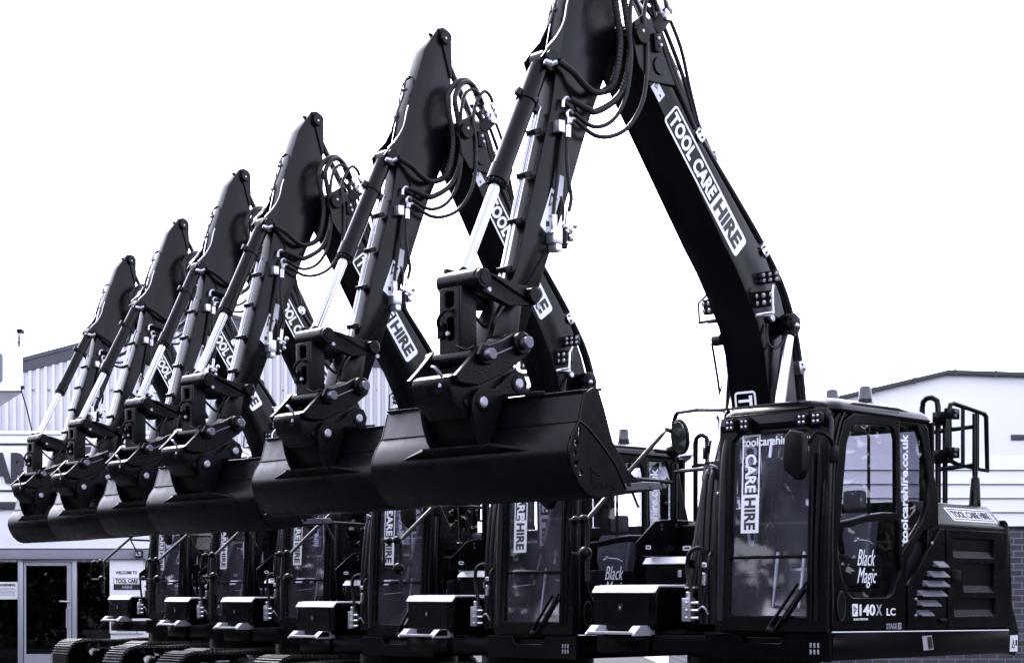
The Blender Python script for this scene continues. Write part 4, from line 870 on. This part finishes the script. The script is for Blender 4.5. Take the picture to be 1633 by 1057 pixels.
# boom tip fittings where the hoses land
b = MB()
for p in ((.76, .06, 6.0), (.74, .09, 5.98), (.72, .11, 5.94), (.64, .13, 5.97)):
    p = Vector(p); b.lathe(p+Vector((.035, 0, .07)), p-Vector((.035, 0, .07)), [(0, .018), (.02, .024), (.06, .024), (.065, .016), (.10, .016), (.11, .024), (.15, .020)], 8)
part(b, "hose_fitting", 'fitting', boom)
b = MB(); b.box(.60, .82, .02, .12, 5.78, 5.90, .015, Matrix.Translation((.71, 0, 5.84)) @ Matrix.Rotation(R(40), 4, 'Y') @ Matrix.Translation((-.71, 0, -5.84))); part(b, "hose_manifold", 'iron', boom)
b = MB(); b.box(.60, .68, .05, .14, 5.85, 5.93, .01); part(b, "pipe_clamp", 'fitting', boom)
b = MB(); b.tube([(.70, .08, 5.90), (.60, .09, 5.70), (.47, .09, 5.42), (.36, .085, 5.08)], .017, 8, 4); b.tube([(.62, .10, 5.92), (.50, .11, 5.66), (.42, .10, 5.36), (.33, .09, 5.06)], .015, 8, 4); part(b, "boom_hose", 'rubber', boom)

# ---- bucket linkage
b = MB(); b.cyl((2.645, -.27, 3.67), (2.645, .12, 3.67), .078, 24, .012);  b.cyl((2.645, .115, 3.67), (2.645, .15, 3.67), .07, 24); b.cyl((2.645, .15, 3.67), (2.645, .158, 3.67), .045, 16, .003)
b.box(2.60, 2.67, -.24, -.2, 3.73, 3.775, .006); lk = part(b, "link_pin", 'iron', None, 'stick')
for y0, y1 in ((.04, .11), (-.29, -.235)):
    b = MB(); b.prism(arc(2.645, 3.67, .075, 60, 270, 10)+arc(2.38, 3.56, .045, 250, 270, 1)+arc(2.13, 3.61, .072, 240, 420, 10)+[(2.30, 3.67), (2.48, 3.71)], y0, y1, 'y', .008)
    b.cyl((2.13, y0-.03, 3.61), (2.13, y1+.035, 3.61), .058, 20); part(b, "tipping_link", 'iron', None, 'stick')
b = MB(); b.cyl((2.095, .12, 3.53), (2.095, .14, 3.53), .02, 8, .003); b.cyl((2.60, .14, 3.595), (2.60, .155, 3.595), .018, 8, .003); part(b, "bolt", 'grease', lk, None)
b = MB(); b.plate([(-.185, 3.12), (.0, 3.12), (.0, 3.62), (-.185, 3.62)], [rrect(.09, .11, .02, -.095, 3.535), rrect(.07, .16, .02, -.085, 3.33)], .03, (2.735, 0, 0), (0, 1, 0), (0, 0, 1), .006); b.box(2.60, 2.745, -.002, .022, 3.13, 3.62, .006); b.box(2.60, 2.745, -.207, -.183, 3.13, 3.62, .006); b.box(2.60, 2.625, -.18, -.004, 3.14, 3.60)
hk = part(b, "h_link", 'iron', None, 'stick')
b = MB(); b.tube([(2.75, -.17, 3.30), (2.81, -.15, 3.38), (2.80, -.10, 3.45), (2.755, -.07, 3.46)], .014, 8, 3); b.box(2.75, 2.775, -.20, -.14, 3.27, 3.38, .006); part(b, "lifting_eye", 'iron', hk)
b = MB(); b.cyl((2.752, -.10, 3.30), (2.775, -.10, 3.30), .016, 8, .003); part(b, "grease_fitting", 'grease', hk)
# quick coupler
cn = [(2.955, 2.975), (2.86, 3.06), (2.735, 3.19), (2.64, 3.205), (2.50, 3.25), (2.35, 3.325), (2.275, 3.315), (2.22, 3.255), (2.245, 3.18), (2.35, 3.105), (2.52, 3.01), (2.74, 2.92), (2.86, 2.92), (2.93, 2.93)]
b = MB()
b.plate(cn, [], .045, (0, .16, 0), (1, 0, 0), (0, 0, 1), .008); b.plate(cn, [], .045, (0, -.30, 0), (1, 0, 0), (0, 0, 1), .008)
b.prism([(2.96, 2.97), (2.90, 3.0), (2.60, 2.98), (2.35, 3.10), (2.26, 3.05), (2.36, 2.90), (2.60, 2.75), (2.80, 2.70), (2.92, 2.80), (2.965, 2.92)], -.26, .12, 'y', .015)
qc = part(b, "quick_coupler", 'iron', None, 'stick')
b = MB(); b.cyl((2.70, -.36, 3.13), (2.70, .20, 3.13), .06, 20); b.cyl((2.70, .185, 3.13), (2.70, .225, 3.13), .075, 6, .008); b.cyl((2.34, .185, 3.24), (2.34, .225, 3.24), .08, 20, .008); part(b, "coupler_pin", 'iron', qc)
b = MB(); b.cyl((2.70, .22, 3.13), (2.70, .285, 3.13), .042, 16, .008); b.cyl((2.34, .22, 3.24), (2.34, .285, 3.24), .045, 16, .008); part(b, "pin_head", 'pin', qc)
b = MB(); b.tube([(2.60, .186, 3.135), (2.42, .186, 3.205)], .009, 6); b.tube([(2.96, -.05, 3.05), (2.99, .02, 3.03), (2.97, .06, 2.97)], .012, 6, 3); part(b, "coupler_rib", 'pin', qc)
b = MB(); b.box(2.90, 2.955, -.03, .05, 2.86, 2.96, .015); b.cyl((2.80, -.06, 2.80), (2.80, .14, 2.80), .035, 14); b.box(2.80, 2.84, -.01, .10, 2.755, 2.78, .005); part(b, "locking_bar", 'iron', qc)
b = MB(); b.cyl((2.955, .03, 2.915), (2.97, .03, 2.915), .016, 8, .003); part(b, "grease_fitting", 'grease', qc)
b = MB(); b.tube([(2.72, .11, 3.20), (2.78, .10, 3.17), (2.80, .02, 3.20)], .010, 6, 3); part(b, "coupler_hose", 'rubber', qc)
# ---- bucket
SP = [(2.44, 2.835), (2.36, 2.875), (2.31, 2.87), (2.25, 2.74), (2.19, 2.58), (2.165, 2.52), (2.10, 2.44), (2.01, 2.335), (1.91, 2.275), (1.83, 2.25), (1.80, 2.20), (2.05, 2.168), (2.34, 2.135), (2.43, 2.158), (2.508, 2.222), (2.572, 2.315), (2.602, 2.41), (2.595, 2.48), (2.56, 2.56), (2.50, 2.64)]
YK0, YK1 = -1.09, .87
shell_out = [(2.44, 2.84), (2.502, 2.64), (2.562, 2.56), (2.597, 2.48), (2.604, 2.41), (2.575, 2.315), (2.51, 2.22), (2.43, 2.155), (2.34, 2.130), (2.05, 2.165), (1.72, 2.205)]
def finer(prof):
    o = []
    seg = prof[1:9]; sm = smooth_path([(p[0], p[1], 0) for p in seg], 4)
    return [prof[0]]+[(p.x, p.y) for p in sm]+prof[9:]
so_ = finer(shell_out)
def inset(prof, t):
    o = []
    for i, p in enumerate(prof):
        a = Vector(prof[max(i-1, 0)]); c = Vector(prof[min(i+1, len(prof)-1)]); d = (c-a).normalized(); o.append((p[0]-(-d.y)*-t*-1 if False else p[0]+d.y*t, p[1]-d.x*t))
    return o
si = inset(so_, .022)
b = MB(); b.prism(so_+si[::-1], YK0, YK1, 'y', .003); bucket = part(b, "bucket", 'bucket', None, 'stick', 40)
holes = [arc(x, z, .020, 0, 360, 10)[:-1] for x, z in ((2.535, 2.495), (2.553, 2.43), (2.54, 2.36), (2.495, 2.30))]+[[(2.49, 2.535), (2.515, 2.545), (2.508, 2.60), (2.488, 2.605)]]
b = MB(); b.plate(SP, holes, .022, (0, YK1+.011, 0), (1, 0, 0), (0, 0, 1), .004); part(b, "side_plate", 'bucket', bucket)
b = MB(); b.plate(SP, holes, .022, (0, YK0-.011, 0), (1, 0, 0), (0, 0, 1), .004); part(b, "side_plate", 'bucket', bucket)
b = MB()
for yy in (YK1+.024, YK0-.024):
    b.tube([(2.505, yy, 2.64), (2.42, yy, 2.60), (2.28, yy, 2.49), (2.16, yy, 2.38), (2.08, yy, 2.27), (2.04, yy, 2.205)], .007, 6, 3)
b.tube([(2.505, YK0, 2.642), (2.505, YK1, 2.642)], .005, 6); part(b, "weld_seam", 'bucket', bucket)
b = MB(); b.plate([(2.04, 2.192), (1.70, 2.215), (1.66, 2.235), (1.68, 2.262), (1.84, 2.262), (2.06, 2.24)], [], .03, (0, YK1+.012, 0), (1, 0, 0), (0, 0, 1), .005); b.prism([(2.02, 2.19), (1.66, 2.215), (1.63, 2.225), (1.66, 2.245), (2.02, 2.215)], YK0-.02, YK1+.02, 'y', .004); part(b, "cutting_edge", 'worn', bucket)
b = MB(); b.box(1.99, 2.03, YK1+.026, YK1+.032, 2.225, 2.245, .002); b.plate([(2.385, 2.235), (2.40, 2.345), (2.27, 2.27)], [[(2.375, 2.26), (2.382, 2.315), (2.315, 2.277)]], .005, (0, YK1+.0235, 0), (1, 0, 0), (0, 0, 1), .001)
b.plate([(2.345, 2.25), (2.35, 2.275), (2.325, 2.265)], [], .005, (0, YK1+.0235, 0), (1, 0, 0), (0, 0, 1), .001); add_text(b, "RHINOX", .235, .034, (2.255, YK1+.022, 2.216), (-1, 0, .06), (.06, 0, 1), .03, 0, 1, .004); part(b, "embossed_mark", 'iron', bucket)
earp = [(2.64, 2.50), (2.60, 2.58), (2.50, 2.82), (2.44, 2.86), (2.27, 2.90), (2.25, 2.97), (2.29, 3.04), (2.36, 3.055), (2.43, 3.02), (2.50, 2.955), (2.58, 2.905), (2.66, 2.915), (2.735, 2.90), (2.785, 2.84), (2.795, 2.77), (2.77, 2.66), (2.73, 2.56), (2.68, 2.49)]
for y0 in (.155, -.345):
    b = MB(); b.plate(earp, [], .036, (0, y0, 0), (1, 0, 0), (0, 0, 1), .006)
    for q in ((2.70, 2.81), (2.35, 2.96)): b.cyl((q[0], y0-.028, q[1]), (q[0], y0+.030, q[1]), .062, 20, .006)
    er = part(b, "bucket_ear", 'iron', bucket)
b = MB(); b.cyl((2.70, -.38, 2.81), (2.70, .20, 2.81), .037, 16, .01); b.cyl((2.35, -.38, 2.96), (2.35, .20, 2.96), .037, 16, .01); part(b, "bucket_pin", 'grease', bucket)
b = MB(); b.prism([(2.585, 2.48), (2.62, 2.50), (2.77, 2.74), (2.775, 2.80), (2.74, 2.80), (2.58, 2.52)], -.33, .14, 'y', .005); part(b, "ear_web", 'iron', bucket)
b = MB(); t_ = b.bm
A = [(2.604, -.76, 2.462), (2.604, .52, 2.462)]; Bq = [(2.70, -.44, 2.508), (2.70, .24, 2.508)]; Cq = [(2.70, -.44, 2.523), (2.70, .24, 2.523)]; Dq = [(2.575, -.76, 2.482), (2.575, .52, 2.482)]; Eq = [(2.575, -.44, 2.535), (2.575, .24, 2.535)]
V_ = {k: [t_.verts.new(q) for q in L_] for k, L_ in (('A', A), ('B', Bq), ('C', Cq), ('D', Dq), ('E', Eq))}
for f in ((V_['A'][0], V_['A'][1], V_['B'][1], V_['B'][0]), (V_['B'][0], V_['B'][1], V_['C'][1], V_['C'][0]), (V_['C'][0], V_['C'][1], V_['E'][1], V_['E'][0]), (V_['A'][1], V_['D'][1], V_['C'][1], V_['B'][1]), (V_['D'][0], V_['A'][0], V_['B'][0], V_['C'][0]), (V_['D'][1], V_['E'][1], V_['C'][1]), (V_['E'][0], V_['D'][0], V_['C'][0]), (V_['D'][0], V_['E'][0], V_['E'][1], V_['D'][1], V_['A'][1], V_['A'][0])): t_.faces.new(f)
bmesh.ops.recalc_face_normals(t_, faces=t_.faces)
part(b, "doubler_plate", 'bucket', bucket)
b = MB(); b.prism([(2.44, .19), (2.52, .19), (2.46, .52), (2.44, .52)], 2.86, 2.875, 'z', .003); b.prism([(2.44, -.38), (2.52, -.38), (2.46, -.70), (2.44, -.70)], 2.86, 2.875, 'z', .003); b.prism([(2.25, 2.862), (2.45, 2.835), (2.46, 2.855), (2.25, 2.882)], YK0, YK1, 'y', .004); part(b, "rim_plate", 'bucket', bucket)

# ---- hydraulic cylinders: built along +X from their own pin, aimed per machine
def cyl_parts(Lb, rb, rr, Lr, nm):
    b = MB(); b.lathe((0, 0, 0), (1, 0, 0), [(.03, rb*.7), (.06, rb), (Lb-.16, rb), (Lb-.155, rb*1.12), (Lb-.03, rb*1.12), (Lb-.025, rb*.9), (Lb, rb*.86), (Lb+.002, rr)], 24)
    b.cyl((0, -.06, 0), (0, .06, 0), rb*1.0, 20)
    for x in (Lb*.32, ):
        b.lathe((x-.03, 0, 0), (x+.03, 0, 0), [(0, rb), (.004, rb*1.16), (.05, rb*1.16), (.054, rb)], 20); b.box(x-.03, x+.03, -.02, .02, rb, rb+.05, .006); b.box(x-.03, x+.03, -.02, .02, -rb-.06, -rb, .006)
    for i in range(12):
        a = 2*math.pi*i/12; c = Vector((Lb-.02, rb*1.0*math.cos(a), rb*1.0*math.sin(a))); b.cyl(c, c+Vector((.02, 0, 0)), rb*.12, 6, .002)
    ba = part(b, nm+"_barrel", 'paint')
    b = MB(); b.lathe((0, 0, 0), (1, 0, 0), [(.06, rr), (Lr, rr)], 20); ro = part(b, nm+"_rod", 'chrome')
    b = MB(); b.cyl((0, -.055, 0), (0, .055, 0), rr*1.9, 20); b.lathe((0, 0, 0), (1, 0, 0), [(.03, rr*1.3), (.09, rr*1.25), (.11, rr*.9)], 16); part(b, "rod_eye", 'iron', ro)
    return ba, ro
bb, br = cyl_parts(1.12, .072, .040, .95, "bucket_cylinder")
PIN = {
 'bucket': ((1.75, -.147, 5.40, 's'), (2.645, -.10, 3.67, 's')),
 'booml': ((.30, .235, 1.12, 'f'), (-.53, .18, 3.48, 'b')),
 'boomr': ((.30, -.435, 1.12, 'f'), (-.53, -.38, 3.48, 'b')),
 'dipper': ((-.20, -.10, 4.47, 'b'), (1.085, -.147, 6.615, 's')),
}
bb["aim"] = 'bucket+'; br["aim"] = 'bucket-'
a1, a2 = cyl_parts(1.30, .075, .048, 1.6, "boom_cylinder"); a1["aim"] = 'booml+'; a2["aim"] = 'booml-'
a1, a2 = cyl_parts(1.30, .075, .048, 1.6, "boom_cylinder"); a1["aim"] = 'boomr+'; a2["aim"] = 'boomr-'
a1, a2 = cyl_parts(1.35, .075, .042, 1.35, "dipper_cylinder"); a1["aim"] = 'dipper+'; a2["aim"] = 'dipper-'

# ---- loose pieces of small hardware become parts of their own
SPLIT = {"hose_fitting", "control_valve", "rail_clamp", "camera_pod", "weld_seam", "bolt", "grease_fitting", "pin_head", "pipe_coupling", "coupler_rib",
         "bucket_pin", "side_hose", "boom_pipe", "coupler_pin", "joystick", "travel_lever", "rail_bar", "boom_foot_pipe", "valve_hose", "dipper_pipe",
         "bracket_edge", "boom_hose", "grease_line", "cylinder_pin", "lamp_lens", "valve_block", "hinge_block", "seat", "pillar_trim", "rim_plate", "pipe_clamp",
         "locking_bar", "console", "doubler_plate", "lettering_", "embossed_mark", "warning_mark", "deck_lamp", "far_cable", "link_pin_", "lamp_bracket", "wiper_"}
def split_loose(o):
    me = o.data; n = len(me.vertices); par = list(range(n))
    def find(a):
        while par[a] != a: par[a] = par[par[a]]; a = par[a]
        return a
    for e in me.edges:
        a, c = find(e.vertices[0]), find(e.vertices[1])
        if a != c: par[a] = c
    isl = {}
    for i in range(n): isl.setdefault(find(i), []).append(i)
    items = []
    for k, vs in isl.items():
        co = [me.vertices[i].co for i in vs]
        items.append([[k], [min(c[a] for c in co)-.006 for a in range(3)], [max(c[a] for c in co)+.006 for a in range(3)]])
    ch = True
    while ch:
        ch = False
        for i in range(len(items)):
            for j in range(i+1, len(items)):
                A, B_ = items[i], items[j]
                if all(A[1][a] <= B_[2][a] and B_[1][a] <= A[2][a] for a in range(3)):
                    items[i] = [A[0]+B_[0], [min(p, q) for p, q in zip(A[1], B_[1])], [max(p, q) for p, q in zip(A[2], B_[2])]]
                    del items[j]; ch = True; break
            if ch: break
    if len(items) < 2: return
    for it in items[1:]:
        keep = set(it[0]); m2 = me.copy(); bm = bmesh.new(); bm.from_mesh(m2); bm.verts.ensure_lookup_table()
        bmesh.ops.delete(bm, geom=[v for v in bm.verts if find(v.index) not in keep], context='VERTS'); bm.to_mesh(m2); bm.free()
        c = o.copy(); c.data = m2; C.objects.link(c)
    keep = set(items[0][0]); bm = bmesh.new(); bm.from_mesh(me); bm.verts.ensure_lookup_table()
    bmesh.ops.delete(bm, geom=[v for v in bm.verts if find(v.index) not in keep], context='VERTS'); bm.to_mesh(me); bm.free()
for o in [o for o in EX.children_recursive if o.type == 'MESH']:
    if o.name.split(".")[0] in SPLIT and not o.children: split_loose(o)

# ---- pose and placement
BF = Vector((-.1, 0, 1.5)); BT = Vector((.88, 0, 6.1006))
def rot_about(p, a):      # x' = c x - s z ; z' = s x + c z
    c, s = math.cos(a), math.sin(a)
    m = Matrix(((c, 0, -s, 0), (0, 1, 0, 0), (s, 0, c, 0), (0, 0, 0, 1)))
    return Matrix.Translation(p) @ m @ Matrix.Translation(-p)
def pose(root, ab, ad):
    mb = rot_about(BF, ab); ms = mb @ rot_about(BT, ad)
    T = {'f': Matrix.Identity(4), 'b': mb, 's': ms}
    for o in root.children:
        if o.get("pose") == 'boom': o.matrix_local = mb
        elif o.get("pose") == 'stick': o.matrix_local = ms
        k = o.get("aim")
        if k:
            p, q = PIN[k[:-1]]; P = T[p[3]] @ Vector(p[:3]); Q = T[q[3]] @ Vector(q[:3])
            if k[-1] == '-': P, Q = Q, P
            d = (Q-P).normalized(); side = Vector((0, 1, 0)); side = (side-d*side.dot(d)).normalized(); up = d.cross(side)
            o.matrix_local = Matrix(((d.x, side.x, up.x, P.x), (d.y, side.y, up.y, P.y), (d.z, side.z, up.z, P.z), (0, 0, 0, 1)))
def copy_tree(o, parent=None):
    c = o.copy(); C.objects.link(c)
    if parent is not None: c.parent = parent; c.matrix_parent_inverse = o.matrix_parent_inverse.copy()
    for ch in list(o.children): copy_tree(ch, c)
    return c
LAB = [
 "nearest black tracked excavator, its whole cab side, hood, counterweight and rear handrail showing",
 "second nearest black excavator, its cab door lettering half hidden behind the nearest machine's tool box",
 "third nearest black excavator, its bucket hanging beside the second nearest machine's bucket",
 "fourth nearest black excavator of the row, with three machines nearer and two farther",
 "fifth nearest black excavator, its bucket next to the farthest machine's bucket",
 "farthest black excavator, smallest of the row, standing before the shop's welcome board",
]
roots = [EX]+[copy_tree(EX) for _ in PLACE[1:]]
for r_, p, lab in zip(roots, PLACE, LAB):
    th = p[2]
    r_.location = (p[0], p[1], p[3]); r_.rotation_euler = (0, 0, math.atan2(-math.cos(th), -math.sin(th)))
    tag(r_, lab, "excavator", "black excavators parked in a row with raised arms")
    pose(r_, p[4], p[5])
for o in bpy.data.objects:
    for k in ("pose", "aim"):
        if k in o: del o[k]
